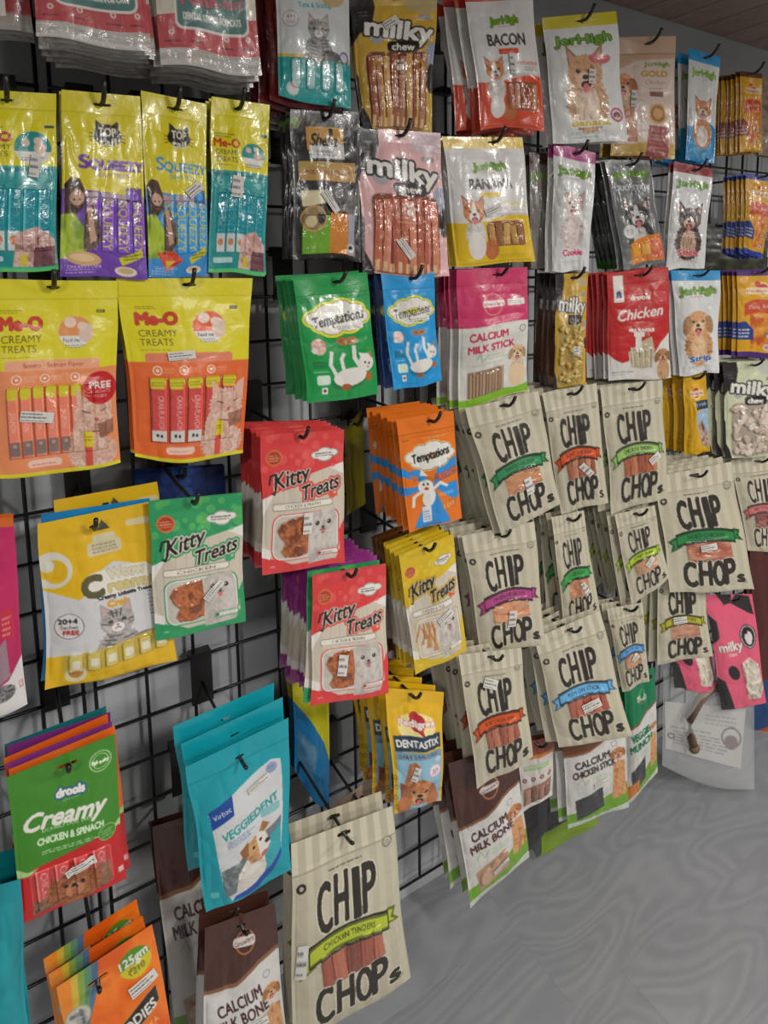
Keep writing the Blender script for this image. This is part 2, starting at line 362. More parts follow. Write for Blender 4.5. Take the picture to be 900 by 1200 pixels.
def d_kitty(A, c=(214, 62, 62), dots=(228, 100, 92), name='CHICKEN & PRAWN', oc=None, food=((150, 78, 40), (190, 110, 60), (120, 60, 32)), icon=None, fries=False):
    oc = oc or c; icon = icon or (222, 84, 52); A.fill((204, 194, 176)); A.header = 10
    for k in range(9): A.rect(k * 12, 30, k * 12 + .8, 90, (190, 180, 160))
    A.poly([(0, 0), (100, 0), (100, 24), (60, 30), (30, 38), (0, 46)], c)
    A.poly([(0, 46), (14, 42), (0, 58)], W_); A.poly([(100, 24), (82, 27), (100, 33)], W_)
    rs = np.random.RandomState(4)
    for k in range(26):
        x, y = rs.rand() * 100, rs.rand() * 26; A.ell(x, y, 2 + rs.rand() * 5, dots, a=.55)
    A.rect(0, 0, 100, 1, tuple(np.array(c) * .9)); A.poly([(0, 100), (0, 87), (22, 90), (34, 94), (60, 94), (60, 100)], c); A.poly([(60, 94), (100, 88), (100, 100), (60, 100)], c)
    A.poly([(100, 88), (100, 66), (93, 74), (94, 90)], c); A.poly([(0, 87), (0, 80), (12, 83), (10, 89)], W_)
    A.ell(16, 17.5, 9.5, (214, 110, 62)); A.ell(16, 17.5, 7.6, (170, 62, 40)); A.fine(9.5, 15, 22.5, 20, 3, (230, 170, 120), .9)
    for (x, y, r) in ((66, 17.5, 6), (76, 16, 8), (86, 16.5, 6), (76, 18.4, 9)): A.ell(x, y, r * 1.15, (150, 150, 142), r * .78)
    for (x, y, r) in ((66, 17.5, 6), (76, 16, 8), (86, 16.5, 6), (76, 18.4, 9)): A.ell(x, y, r, W_, r * .62)
    A.fine(64, 15.4, 88, 18.8, 2, (60, 56, 50), .8)
    A.text('Kitty', 36, 31, 11.5, K_, w=42, rot=-13, shear=.35, bold=1.0, out=oc, outw=2.8); A.text('Kitty', 36, 31, 11.5, K_, w=42, rot=-13, shear=.35, bold=.9, out=(215, 205, 188), outw=1.0)
    A.text('Treats', 69, 40, 10.5, K_, w=49, rot=-13, shear=.35, bold=.9, out=oc, outw=2.8); A.text('Treats', 69, 40, 10.5, K_, w=49, rot=-13, shear=.35, bold=.8, out=(215, 205, 188), outw=1.0)
    A.line([(9, 36), (11, 30), (17, 29), (19, 33)], 2.2, K_); A.line([(17, 36), (14, 43), (11, 42)], 2.0, K_)
    A.ell(83, 47.5, 4.5, icon, 3.4, 20); A.poly([(78, 44), (86, 47), (80, 49)], icon); A.poly([(86, 48), (91, 43), (90, 49)], icon)
    A.rrect(11, 49.4, 84, 54.6, 3, (140, 132, 118)); A.rrect(11.8, 49.9, 83.2, 54.1, 3, (226, 220, 206)); A.text(name, 47, 52, 2.2, (90, 80, 70), w=42)
    A.rrect(11, 57, 93, 91, 12, oc); A.rrect(12.6, 57.7, 91.4, 90.3, 11, W_); A.rrect(14, 58.6, 90, 89.4, 10, (196, 190, 178), seg=1)
    if fries:
        A.mottle([(20, 62), (50, 60), (50, 87), (20, 88)], [(205, 196, 175), (215, 205, 185)], 2, 2)
        for k in range(13): x = 20 + (k * 7) % 26; A.line([(x, 62 + k % 3 * 3), (x + (k % 5 - 2) * 5, 74 + k % 4 * 4)], 3.4, (175, 112, 62)); A.line([(x + 1, 62 + k % 3 * 3), (x + 1 + (k % 5 - 2) * 5, 74 + k % 4 * 4)], 1.1, (215, 165, 110))
    else: A.mottle([(17, 68), (22, 63), (30, 61), (40, 59.5), (53, 60), (54, 74), (53, 87), (40, 89), (27, 88), (22, 84), (27, 78), (21, 74)], food, 5, 6, 2, h=.0035)
    A.mottle([(56, 60), (60, 57.5), (84, 57), (89, 62), (88, 78), (92, 90), (88, 95), (54, 96), (54, 70)], [(176, 168, 160), (196, 188, 180), (206, 199, 190)], 8, 8, 1)
    for g in (-1, 1): A.poly([(72 + g * 17, 64), (72 + g * 14, 56.5), (72 + g * 5, 60)], (186, 178, 170)); A.ell(72 + g * 7.5, 66.5, 2.6, K_); A.ell(72 + g * 7.5 - .7, 66, .7, W_)
    A.ell(72, 70, 2.4, (80, 60, 58), 1.8); A.ell(72, 73.4, 2.6, (205, 110, 115), 3); A.line([(68, 72), (72, 71.4), (76, 72)], .8, K_)
    A.rrect(64, 87, 92, 91.4, 3, oc); A.rrect(65, 87.6, 91, 90.8, 2.6, W_); A.fine(70, 88.3, 89, 90.4, 2, (110, 100, 90)); A.ell(67.5, 89.2, 2, (80, 70, 60)); A.fine(9, 93, 17, 95, 1, (240, 225, 215))
    A.hole = (46, 3, 9, 1.7)
def d_tempt(A, c=(22, 150, 72), cloud=(226, 222, 30), orange=False):
    A.fill(c); A.header = 15; A.rect(0, 14.4, 100, 15, tuple(np.array(c) * .75)); A.rect(0, 17.5, 100, 18, tuple(np.array(c) * .85))
    A.fine(6, 18.6, 18, 20, 1, (20, 30, 20)); A.fine(42, 18.5, 92, 21, 2, (200, 225, 200), .5)
    cl = ((22, 33, 15), (38, 28.5, 16), (58, 26.5, 17), (76, 29, 15), (84, 34, 13), (66, 38.5, 17), (44, 40, 18), (30, 38, 14))
    if orange:
        for pts in (((50, 62), (0, 42), (0, 50)), ((50, 62), (62, 44), (86, 42), (98, 40), (98, 50)), ((50, 62), (96, 62), (98, 76), (90, 80)), ((50, 62), (78, 98), (26, 100), (12, 97)), ((50, 62), (0, 68), (0, 60)), ((14, 46), (30, 46), (50, 62), (18, 54))): A.poly(list(pts), (44, 140, 214))
        for x, y, r in cl: A.ell(x, y + 2, r * 1.02, (235, 200, 120), r * .72)
        for x, y, r in cl: A.ell(x, y + 2, r * .93, K_, r * .62)
        for x, y, r in cl: A.ell(x, y + 2, r * .9, W_, r * .59)
        A.text('Temptations', 53, 34.5, 7.5, K_, w=66, rot=-7, shear=.1, bold=.55)
        A.text('MIXUPS', 76, 53.5, 6, (214, 96, 24), w=40, rot=-9, shear=.2, bold=.9, out=(30, 90, 170), outw=1)
        A.ell(38, 62, 13, W_, 12); A.poly([(20, 58), (14, 50), (28, 53)], (200, 105, 40)); A.poly([(30, 52), (33, 46), (44, 53)], W_); A.ell(42, 72, 11, W_, 17, 15); A.ell(35, 60, 2, K_); A.ell(42, 60, 2, K_); A.ell(39, 64, 4, (190, 60, 50), 2.6); A.line([(48, 66), (64, 60), (76, 64)], 5, W_); A.line([(31, 66), (16, 70), (14, 78)], 5, W_)
        for k in range(5): A.ell(30 + k * 7, 55 + (k % 2) * 1.5, 4, K_, 3.4, a=.15)
        A.rrect(28, 80, 44, 95, 3, (225, 225, 225)); A.fine(29, 83, 43, 93, 4, (40, 110, 190)); A.rrect(64, 78, 78, 86, 5, (215, 120, 40)); A.rrect(76, 77, 91, 85, 5, (205, 105, 35)); A.text('100', 77, 82, 4.2, (240, 190, 130), w=20, rot=-8)
        A.fine(60, 69, 92, 72, 2, (225, 235, 245)); A.fine(10, 96.5, 60, 98, 1, (120, 50, 10))
    else:
        for x, y, r in cl: A.ell(x, y, r * 1.12, cloud, r * .8)
        for x, y, r in cl: A.ell(x, y, r * .9, K_, r * .6)
        for x, y, r in cl: A.ell(x, y, r * .87, W_, r * .57)
        A.rrect(38, 38, 86, 43, 2, W_); A.text('Temptations', 53, 33.5, 8.6, K_, w=70, rot=-7, shear=.1, bold=.55); A.fine(46, 39.5, 84, 42.5, 2, (90, 88, 80))
        A.mottle(A.ellpts(22, 55, 10, 11), [(215, 170, 155), (235, 205, 195), (190, 130, 115)], 4, 4); A.ell(16, 58, 4, W_)
        A.ell(55, 52, 8, (176, 112, 52), 5, 8); A.ell(67, 52, 8, (186, 122, 60), 5, -8); A.ell(55, 52, 5, (150, 90, 40), 2.6, 8); A.ell(67, 52, 5, (150, 90, 40), 2.6, -8)
        A.ell(58, 84, 24, K_, 12, -8, a=.25); A.ell(60, 81, 23, W_, 12, -6); A.ell(84, 71, 11, W_, 12); A.poly([(77, 67), (74, 62), (84, 64)], W_); A.poly([(88, 64), (93, 62), (93, 69)], (196, 120, 70)); A.ell(82, 71, 1.5, K_); A.ell(88, 72, 1.5, K_); A.ell(85.5, 75, 1.6, (210, 120, 120)); A.line([(42, 80), (34, 70), (38, 60)], 5, W_); A.line([(52, 78), (50, 66), (54, 62)], 5, W_); A.line([(76, 76), (68, 66), (69, 57)], 5.6, W_)
        A.ell(54, 89, 7, (165, 88, 40), 4.5); A.ell(86, 83, 5, (176, 100, 50), 6)
        A.fine(11, 66, 31, 72, 4, (18, 60, 35) if c[0] < 40 else (15, 50, 90), .9); A.fine(11, 73, 34, 76, 1, (220, 235, 220)); A.rrect(14, 78, 32, 86, 3, (210, 228, 212)); A.rect(20, 88, 28, 93.5, W_); A.ell(24, 90.7, 2.2, (120, 50, 40)); A.fine(30, 95, 56, 96, 1, (20, 60, 35))
    A.hole = (57, 5.6, 12, 2.2)
def d_meo(A, variant='salmon'):
    Y = (222, 210, 24); O = (226, 104, 44) if variant == 'crab' else (232, 142, 92); A.fill(Y); A.header = 9; A.rect(0, 9.5, 100, 10.2, (196, 186, 18))
    if variant == 'teal': O = (22, 152, 152)
    y0 = 46 if variant != 'teal' else 41
    A.rect(0, y0, 100, 100, O)
    if variant == 'teal':
        A.fine(6, 19, 42, 22, 2, (90, 84, 20)); A.text('Me-O', 27, 25, 5, (196, 50, 36), w=42, bold=.7, out=(150, 30, 24), outw=.4)
        A.text('CREAMY', 28, 30.4, 3.1, (84, 80, 28), w=40); A.text('TREATS', 26, 34.4, 3.1, (84, 80, 28), w=36); A.fine(7, 37, 36, 38, 1, (84, 80, 28)); A.rect(86, 18, 97, 19.6, (30, 60, 50))
        A.ell(72, 31, 21, (20, 140, 140)); A.poly(A.ellpts(72, 31, 21, 21, 0, 20, 12, 168), W_); A.fine(58, 35.4, 86, 38, 2, (70, 70, 70)); A.ell(64, 28, 5, (215, 190, 170)); A.ell(80, 31, 7, (214, 178, 160)); A.ell(78, 27, 5, (222, 190, 172))
        A.rect(4, 42.5, 96, 44, (18, 120, 124)); A.ell(16, 48, 5, (150, 200, 190)); A.ell(82, 48, 5, (120, 190, 190)); A.ell(16, 48, 3, (40, 150, 150))
        for k in range(5):
            x = 12 + k * 16.5; A.rect(x, 54, x + 14, 88, (34, 160, 178), h=.003, seg=A.piece('sachet')); A.rect(x + 1, 54, x + 3, 88, (90, 196, 208)); A.text('TUNA BONITO', x + 8.5, 66, 5.2, (16, 110, 120), w=None, rot=90, squash=.62); A.rect(x, 77, x + 14, 88, (206, 214, 210)); A.ell(x + 7, 82, 4.5, (206, 130, 90), 6)
        A.rect(3, 88, 97, 97, (24, 140, 140)); A.mottle([(55, 78), (78, 74), (98, 82), (98, 97), (50, 97)], [(196, 150, 140), (222, 190, 180), (160, 110, 104)], 5, 6, 2); A.mottle([(74, 86), (97, 86), (97, 97), (72, 97)], [(90, 50, 60), (130, 80, 80)], 4, 4); A.rect(58, 90, 66, 96, (210, 190, 30)); A.rrect(8, 91, 40, 94, 2, (180, 214, 208)); A.rect(0, 97.5, 100, 100, (90, 196, 110))
    else:
        A.fine(11, 14.8, 28, 17, 2, (90, 84, 20)); A.text('Me-O', 26, 22, 6.6, (206, 56, 36), w=30, bold=.75, out=(140, 34, 22), outw=.5); A.text('CREAMY', 26, 30, 4, (96, 86, 22), w=29, bold=.1); A.text('TREATS', 24, 35, 4, (96, 86, 22), w=25, bold=.1); A.fine(11.5, 38.5, 37, 39.8, 1, (120, 108, 30)); A.rect(82.5, 15.5, 89, 17.2, (70, 66, 30)); A.rect(83, 16, 88, 16.7, (180, 170, 60))
        cc = (226, 96, 48) if variant == 'crab' else (228, 150, 88)
        A.ell(66, 27, 13.6, (235, 190, 120)); A.ell(66, 27, 13, cc); A.poly(A.ellpts(66, 27, 13, 13, 0, 20, 15, 165), W_); A.text('Feed me', 63, 31.2, 2, (60, 60, 60), w=13); A.fine(58, 33.2, 74, 35.4, 2, (90, 90, 90)); A.ell(62, 22, 4.6, (236, 206, 190)); A.ell(74, 27.5, 5.6, (222, 196, 176), 8); A.ell(71, 24, 3.6, (230, 206, 190))
        A.rrect(13.5, 41, 85, 46.4, 3, (224, 128, 96) if variant == 'crab' else (236, 166, 130)); A.text('Crab Flavor' if variant == 'crab' else 'Bonito - Salmon Flavor', 50, 43.6, 2.4, (160, 60, 40), w=30 if variant == 'crab' else 46)
        for x in (22, 43, 66): A.ell(x, 50.6, 3.8, (240, 214, 190)); A.ell(x, 50.6, 2.8, (222, 110, 60)); A.ell(x, 50.6, 1.4, (240, 220, 200)); A.fine(x + 5, 48.6, x + 15, 52, 3, (240, 190, 150))
        P = (208, 74, 70) if variant == 'crab' else (236, 132, 104)
        n = 5 if variant == 'crab' else 8
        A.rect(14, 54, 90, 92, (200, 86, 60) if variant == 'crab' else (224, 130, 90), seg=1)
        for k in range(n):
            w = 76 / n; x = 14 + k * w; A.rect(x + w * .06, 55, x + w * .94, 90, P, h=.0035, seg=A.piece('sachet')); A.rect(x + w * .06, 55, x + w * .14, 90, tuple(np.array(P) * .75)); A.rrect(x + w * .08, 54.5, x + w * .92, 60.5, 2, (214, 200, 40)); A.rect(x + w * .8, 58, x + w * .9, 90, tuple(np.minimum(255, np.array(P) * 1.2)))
            if variant == 'crab': A.fine(x + 2, 56, x + w - 2, 59, 2, (120, 110, 30)); A.text('CRAB FLAVOR', x + w * .62, 74, 3.6, (240, 190, 180), rot=90, squash=.6); A.rect(x + w * .1, 84, x + w * .9, 89.5, (214, 208, 200)); A.ell(x + w * .4, 86.5, 1.2, K_); A.ell(x + w * .62, 86.8, 1.1, K_)
            else: A.text('SALMON', x + w * .5, 72, 3, (246, 190, 170), rot=90, squash=.6); A.rect(x + w * .12, 82, x + w * .88, 89, (130, 110, 104)); A.ell(x + w * .5, 84, 1.5, (190, 150, 140))
        A.rect(10, 90.5, 92, 97.5, O); A.rrect(27, 92, 53, 95.6, 3, (240, 200, 180)); A.fine(30, 93.2, 50, 94.6, 1, (200, 90, 60))
        for pts, q in ((A.furry(78, 91, 20, 14), 3), (A.furry(72, 84, 11, 17), 5), (A.furry(80, 71.5, 15.5, 15), 4)):
            A.unseg(pts); A.mottle(pts, [(204, 160, 140), (222, 186, 166), (196, 148, 130), (230, 200, 184), (212, 172, 152)], 5, 4, q)
        A.poly([(67, 66), (66, 56.5), (75, 63)], (224, 180, 160)); A.poly([(86, 61), (96, 55.5), (96, 69)], (220, 176, 158)); A.line([(71, 69), (77, 70)], .9, (96, 60, 50)); A.line([(86, 69), (91, 68)], .9, (96, 60, 50)); A.ell(82, 73.5, 1.6, (190, 90, 90)); A.line([(74, 80), (84, 80)], 1, (130, 70, 60)); A.mottle([(82, 76), (96, 74), (96, 82), (84, 84)], [(140, 92, 70), (170, 120, 96)], 6, 5)
        A.rect(71, 80, 78, 88, (216, 200, 36)); A.fine(71.5, 82, 77.5, 85, 2, (150, 60, 30)); A.rect(71.5, 88, 77, 98, (214, 80, 66))
        A.rect(0, 97.8, 100, 100, Y)
        if variant != 'crab': A.ell(86, 57, 14, (196, 24, 30)); A.text('FREE', 86, 55.2, 3.6, W_, w=18, bold=.5); A.text('4 SACHETS', 86, 58.6, 1.7, W_, w=17); A.text('INSIDE', 86, 61, 1.7, W_, w=11)
    A.hole = (51, 3.4, 10, 2) if variant != 'teal' else (44, 5, 16, 1.6)
def d_squeezy(A, c=(112, 66, 170), hole=50):
    Y = (220, 206, 22); A.fill(Y); A.header = 11; A.rect(0, 11, 100, 11.5, (190, 178, 16))
    A.poly([(0, 52), (100, 55), (100, 100), (0, 100)], c)
    cx, cy = 55, 22.5
    A.ell(cx, cy, 17.5, K_, 14); A.poly([(40, 21), (41, 14.5), (52, 18)], K_); A.poly([(70, 21), (69, 14.5), (58, 18)], K_)
    for g in (-1, 1):
        for k in (-1, 0, 1): A.line([(cx + g * 14, cy + 1 + k * 1.2), (cx + g * 22, cy + 1.4 + k * 2.1)], 1, K_)
    A.text('TOP', 55, 20.6, 4.6, (220, 214, 190), w=22, bold=.6); A.text('tail', 55, 25.8, 4.4, (220, 214, 190), w=21, bold=.7)
    A.text('S', 25, 37.2, 7.2, c, w=12, bold=1.1); A.text('QUEEZY', 65, 38.4, 5.2, c, w=68, bold=1.1); A.text('CREAMY TREATS', 59, 44, 2.7, tuple(np.array(c) * .8 + 30), w=44, bold=.15)
    for k in range(4):
        x = 27 + k * 19; A.poly([(x, 57), (x + 15, 57), (x + 15, 86), (x, 86)], tuple(np.minimum(255, np.array(c) * 1.12 + 8)), h=.003, seg=A.piece('sachet')); A.rect(x, 54, x + 15, 59, (170, 150, 160)); A.rect(x + 12.5, 58, x + 14.5, 84, tuple(np.minimum(255, np.array(c) * 1.3 + 24))); A.text('SQUEEZY', x + 7, 72, 5.4, (216, 206, 70), rot=90, squash=.85, bold=.3)
    A.rect(76, 50, 96, 58, tuple(np.array(c) * .8)); A.ell(86, 54, 6, tuple(np.array(c) * 1.25)); A.ell(86, 54, 4, c)
    A.mottle([(2, 50), (10, 46), (20, 47), (27, 54), (26, 62), (16, 66), (4, 66)], [(58, 40, 32), (90, 64, 50), (40, 28, 24)], 5, 5); A.ell(17, 57, 8, (206, 164, 140), 10); A.ell(14, 58, 1.3, K_); A.ell(20, 58, 1.3, K_); A.line([(14, 62), (19, 62)], .9, (170, 70, 70))
    A.mottle([(0, 66), (14, 65), (30, 76), (28, 88), (0, 90)], [(160, 190, 40), (184, 206, 60), (130, 160, 40)], 3, 3); A.mottle([(26, 66), (34, 60), (44, 70), (46, 80), (36, 86), (26, 84)], [(84, 66, 58), (126, 104, 92), (60, 46, 40)], 6, 6); A.poly([(28, 62), (34, 62), (40, 80), (33, 82)], (206, 162, 136))
    if c[2] > c[1] * 1.5 and c[0] > 100: A.ell(26, 90, 20, (214, 170, 120), 9, 10); A.ell(24, 89.4, 14, (232, 200, 150), 5, 10)
    else: A.mottle([(14, 86), (40, 84), (56, 90), (30, 96)], [(206, 60, 44), (230, 110, 80), (190, 40, 34)], 4, 3); A.poly([(28, 90), (44, 90), (30, 94)], (230, 196, 60))
    A.poly([(66, 89), (94, 83), (96, 87), (70, 93)], (206, 200, 40)); A.fine(72, 87, 92, 90, 2, (60, 60, 30), .8, -14); A.ell(74, 96, 13, (226, 214, 190), 6.5); A.ell(74, 95.6, 9, (204, 176, 130), 4)
    A.fine(6, 95, 44, 98, 2, (224, 214, 236)); A.text('%s' % ('CHICKEN & LIVER' if c[0] > 100 else 'TUNA & SALMON'), 27, 94.3, 1.9, (230, 220, 240), w=38)
    A.hole = (hole, 6.2, 24, 1.4)
def d_purr(A):
    A.fill((196, 190, 180)); A.header = 12; A.rect(0, 0, 100, 22, (206, 198, 190)); A.rect(0, 22, 100, 80, (222, 212, 196))
    A.cat(50, 36, 16, (120, 112, 106)); A.fine(60, 52, 92, 58, 3, (90, 84, 76))
    A.rrect(17, 60, 91, 82, 8, (230, 224, 214)); A.rect(0, 77, 100, 92, (196, 84, 88)); A.rrect(17, 60, 91, 84, 8, (232, 226, 216)); A.rrect(19, 61.2, 89, 82.8, 7, (92, 132, 128))
    A.text('PURR', 42, 69, 8, (206, 110, 116), w=36, bold=1, out=(120, 84, 88), outw=.5); A.text('-fect', 74, 70, 5, (206, 110, 116), w=24, shear=.2, bold=.5); A.text('DENTAL STICKS FOR CATS', 54, 78, 3, W_, w=58, bold=.4)
    for x in (13, 38, 67, 89): A.ell(x, 85, 2.8, (232, 214, 206)); A.ell(x, 85, 1.4, (180, 120, 110)); A.fine(x - 7, 88, x + 8, 89.4, 1, (70, 44, 44), .9)
    A.rect(0, 92, 100, 100, (198, 192, 184), seg=1); A.mottle([(0, 92), (100, 92), (100, 99), (0, 99)], [(186, 180, 172), (214, 210, 204)], 2, 9)
    A.hole = (50, 5, 22, 2)
def d_teal_cat(A):
    A.fill((204, 208, 206)); A.header = 9; A.text('Woof & Meow', 40, 18, 4, (60, 120, 130), w=60); A.rrect(-5, 22, 60, 32, 4, (40, 150, 158)); A.text('Tuna & Scallop', 50, 38.5, 3.6, (28, 150, 160), w=46, bold=.3)
    A.ell(76, 30, 18, (196, 170, 120)); A.rect(-1, 72, 101, 100, (24, 152, 150)); A.rect(0, 71, 100, 73, (206, 176, 80))
    A.cat(54, 54, 15, (150, 148, 146), (80, 78, 78)); A.ell(17, 48, 10, (120, 110, 110)); A.ell(17, 48, 9.4, (212, 212, 210)); A.text('4+1', 17, 46.6, 2.8, (90, 50, 50), w=11); A.fine(11, 48.4, 23, 51, 2, (170, 70, 70)); A.ell(90, 70, 7, (60, 56, 110)); A.ell(90, 70, 5.4, (190, 190, 200))
    for x in (16, 36, 57, 76): A.rrect(x, 74, x + 12, 92, 4, (150, 200, 198), h=.004, seg=A.piece('sachet')); A.rect(x + 2, 76, x + 10, 90, (186, 218, 214))
    A.ell(18, 93, 8, (206, 214, 212)); A.ell(18, 93, 5, (226, 224, 216)); A.fine(44, 94, 70, 98, 3, (90, 186, 182))
    A.hole = (50, 4, 12, 2)
def milky_word(A, cx, cy, s, rot=8, sub=True):
    A.text('milky', cx, cy, 13.5 * s, W_, w=80 * s, rot=rot, bold=2.0 * s, out=K_, outw=2.3 * s)
    if sub: A.rrect(cx - 16 * s, cy + 9 * s, cx + 24 * s, cy + 17.5 * s, 5 * s, K_); A.text('chew', cx + 4 * s, cy + 13.2 * s, 5.4 * s, W_, w=28 * s, rot=2, bold=.8 * s)
def d_milky(A, c=(226, 178, 178), kind='sticks', food=((196, 112, 84), (214, 140, 108), (180, 96, 72)), line=(226, 140, 140)):
    A.fill(c); A.header = 9
    A.mottle([(0, 0), (100, 0), (100, 100), (0, 100)], [c, tuple(np.array(c) * .95), tuple(np.minimum(255, np.array(c) * 1.05))], 5, 4)
    A.ell(84, 8, 22, (178, 176, 186), 12, a=.5); A.ell(96, 46, 10, (150, 160, 180), 14)
    A.poly([(0, 0), (26, 0), (28, 10), (22, 22), (6, 30), (0, 36)], (34, 31, 32)); A.poly([(0, 58), (3, 62), (3, 84), (10, 92), (14, 100), (0, 100)], (34, 31, 32)); A.ell(97, 62, 8, (36, 32, 34), 16); A.ell(26, 32, 9, (170, 166, 170), 10)
    A.fine(8, 12, 20, 17, 2, (150, 140, 130))
    if kind == 'sticks':
        A.rrect(12, 44, 90, 99, 8, tuple(np.array(food[0]) * .7), seg=1); A.sticks(13, 45, 89, 98, 8, food, 3, .004, seg=1)
        for k in range(9): A.rect(14 + k * 8.4, 90 + k % 3, 18 + k * 8.4, 98, (226, 192, 140))
        A.line([(30, 98), (30, 62), (22, 58), (20, 52), (27, 50), (33, 54), (36, 50), (36, 44), (68, 44), (68, 50), (72, 54), (80, 50), (84, 55), (76, 60), (76, 98)], 1.6, line)
        for x, y, r in ((53, 56, 4), (46.5, 53.5, 2), (51, 51.2, 2), (56, 51.2, 2), (60, 53.5, 2)): A.ell(x, y, r, W_, r * .9)
        A.fine(38, 61, 70, 63.5, 1, (230, 200, 170))
    else:
        A.rrect(12, 42, 90, 98, 10, tuple(np.array(food[0]) * .82), seg=1); rs = np.random.RandomState(6)
        for k in range(70):
            x, y = 16 + rs.rand() * 70, 46 + rs.rand() * 50; f = np.array(food[rs.randint(len(food))], float); r = 5 + rs.rand() * 3
            A.ell(x, y + .6, r + .6, tuple(f * .72), r * .8); A.ell(x, y, r, tuple(f), r * .78, rs.rand() * 180, h=.004 + .003 * rs.rand(), seg=1)
    milky_word(A, 54, 27, 1.0)
    A.rrect(76, 17, 92, 20.6, 3, (150, 140, 140)); A.hole = (52, 4, 12, 1.6)
def d_jer_bag(A, c=(214, 78, 44), name='BACON', hdr=None, low=64):
    A.fill((220, 218, 214)); A.header = 9; A.rect(0, 0, 100, 9, hdr or c); A.mottle([(0, 10), (100, 10), (100, 62), (0, 62)], [(214, 212, 208), (224, 222, 218)], 5, 3)
    A.text('JerHigh', 52, 22.6, 5.6, (120, 166, 40), w=40, rot=-3, bold=.7, out=(60, 92, 28), outw=.7); A.fine(42, 26.6, 64, 27.6, 1, (196, 90, 90))
    A.text(name, 52, 36.5, 8.4, (58, 50, 48), w=54, bold=.9); A.rect(38, 43.2, 66, 47, c); A.fine(42, 44.6, 62, 46, 1, W_)
    A.fine(72, 55, 96, 58, 2, (150, 120, 110)); A.rect(40, 60, 100, 63, (196, 192, 190)); A.fine(44, 61, 96, 62.4, 1, (130, 110, 100))
    A.poly(wave(low, 2.5, .5, k=.8), c)
    A.rrect(42, 66, 90, 86, 5, (150, 92, 62), seg=1); A.sticks(43, 67, 89, 85, 5, ((176, 96, 66), (200, 150, 120), (160, 82, 58)) if name == 'BACON' else ((196, 150, 84), (160, 110, 60), (210, 170, 100)), 3, .003, seg=1)
    A.dog(28, 58, 13, (206, 130, 70), (228, 222, 214), ears='up', blaze=(232, 228, 222)); A.ell(46, 88, 9, (190, 110, 60), 12) ; A.ell(28, 84, 11, (228, 222, 216), 16)
    A.text('+ VITAMIN E', 78, 53, 3, c, w=34, bold=.2); A.fine(56, 92, 92, 95, 2, tuple(np.array(c) * .75)); A.rect(0, 97.3, 100, 98, tuple(np.array(c) * .85))
    A.hole = (62, 4, 14, 1.6)
def d_jer_dog(A, hdr=(206, 190, 20), fur=(206, 160, 120), muz=(226, 200, 176), word='Banana', wc=(206, 170, 40), ears='up', base=(220, 220, 218), logo=(116, 166, 40), r=26, cy=46, blaze=None, long=False, top=10, title=None, bow_=False, lower=None, win=None, flat=False, ear=None):
    A.fill(base); A.header = top; A.rect(0, 0, 100, top, hdr); A.ar_ = A.ar
    if lower: A.poly(wave(66, 3, 1.2, k=.9), lower)
    A.text('JerHigh', 50, top + 9, 7 if not long else 6, logo, w=76, rot=-2, bold=1.2, out=(56, 88, 26), outw=1.0); A.fine(30, top + 14, 70, top + 15.4, 1, (190, 90, 100))
    if not flat:
        A.fur(A.furry(50, cy + 22, r * 1.08, r * 1.5), np.array(fur) * .97, 30, 5); A.fur(A.furry(50, cy + 24, r * .62, r * 1.1), np.array(muz) * .98, 20, 9)
        for k in range(26): x = 50 + (A.rs.rand() - .5) * r * 1.7; y = cy + 6 + A.rs.rand() * 26; A.line([(x, y), (x + (x - 50) * .12, y + 7)], .8, tuple(np.clip(np.array(fur) * (.72 + .5 * A.rs.rand()), 0, 255)), .7)
        A.dog(50, cy, r * .92, fur, muz, ears=ears, body=False, blaze=blaze, seed=5, ear=ear)
    if bow_: A.ell(64, cy - 11, 8, (206, 96, 110), 5, 20); A.ell(78, cy - 10, 8, (214, 110, 120), 5, -20)
    if title: A.text(title, 50, top + 22, 5, (206, 206, 206), w=76, bold=.8)
    if word: A.text(word, 52, 84, 5.2, wc, w=52, bold=.9, out=(232, 230, 226), outw=1.4)
    if win: A.poly([(22, 78), (40, 74), (96, 70), (96, 96), (22, 96)], (226, 130, 30), seg=1); A.sticks(24, 78, 66, 90, 2, ((230, 160, 50), (240, 180, 90)), 2, .003, seg=1); A.mottle([(66, 76), (98, 74), (98, 94), (66, 94)], [(206, 90, 60), (236, 150, 110)], 4, 4, h=.003); A.ell(28, 66, 15, (216, 214, 208)); A.fine(19, 63, 37, 69, 3, (80, 78, 76))
    A.fine(24, 90.5, 78, 93, 2, (150, 140, 130)); A.ell(88, 79, 9, (190, 70, 100)) if word == 'Banana' else None
    if word == 'Banana': A.ell(88, 79, 6.6, (226, 214, 214)); A.dog(88, 79, 4, (150, 90, 90), body=False); A.fine(24, 94, 70, 96, 1, (90, 170, 150))
    A.hole = (52, 5, 16, 1.6)
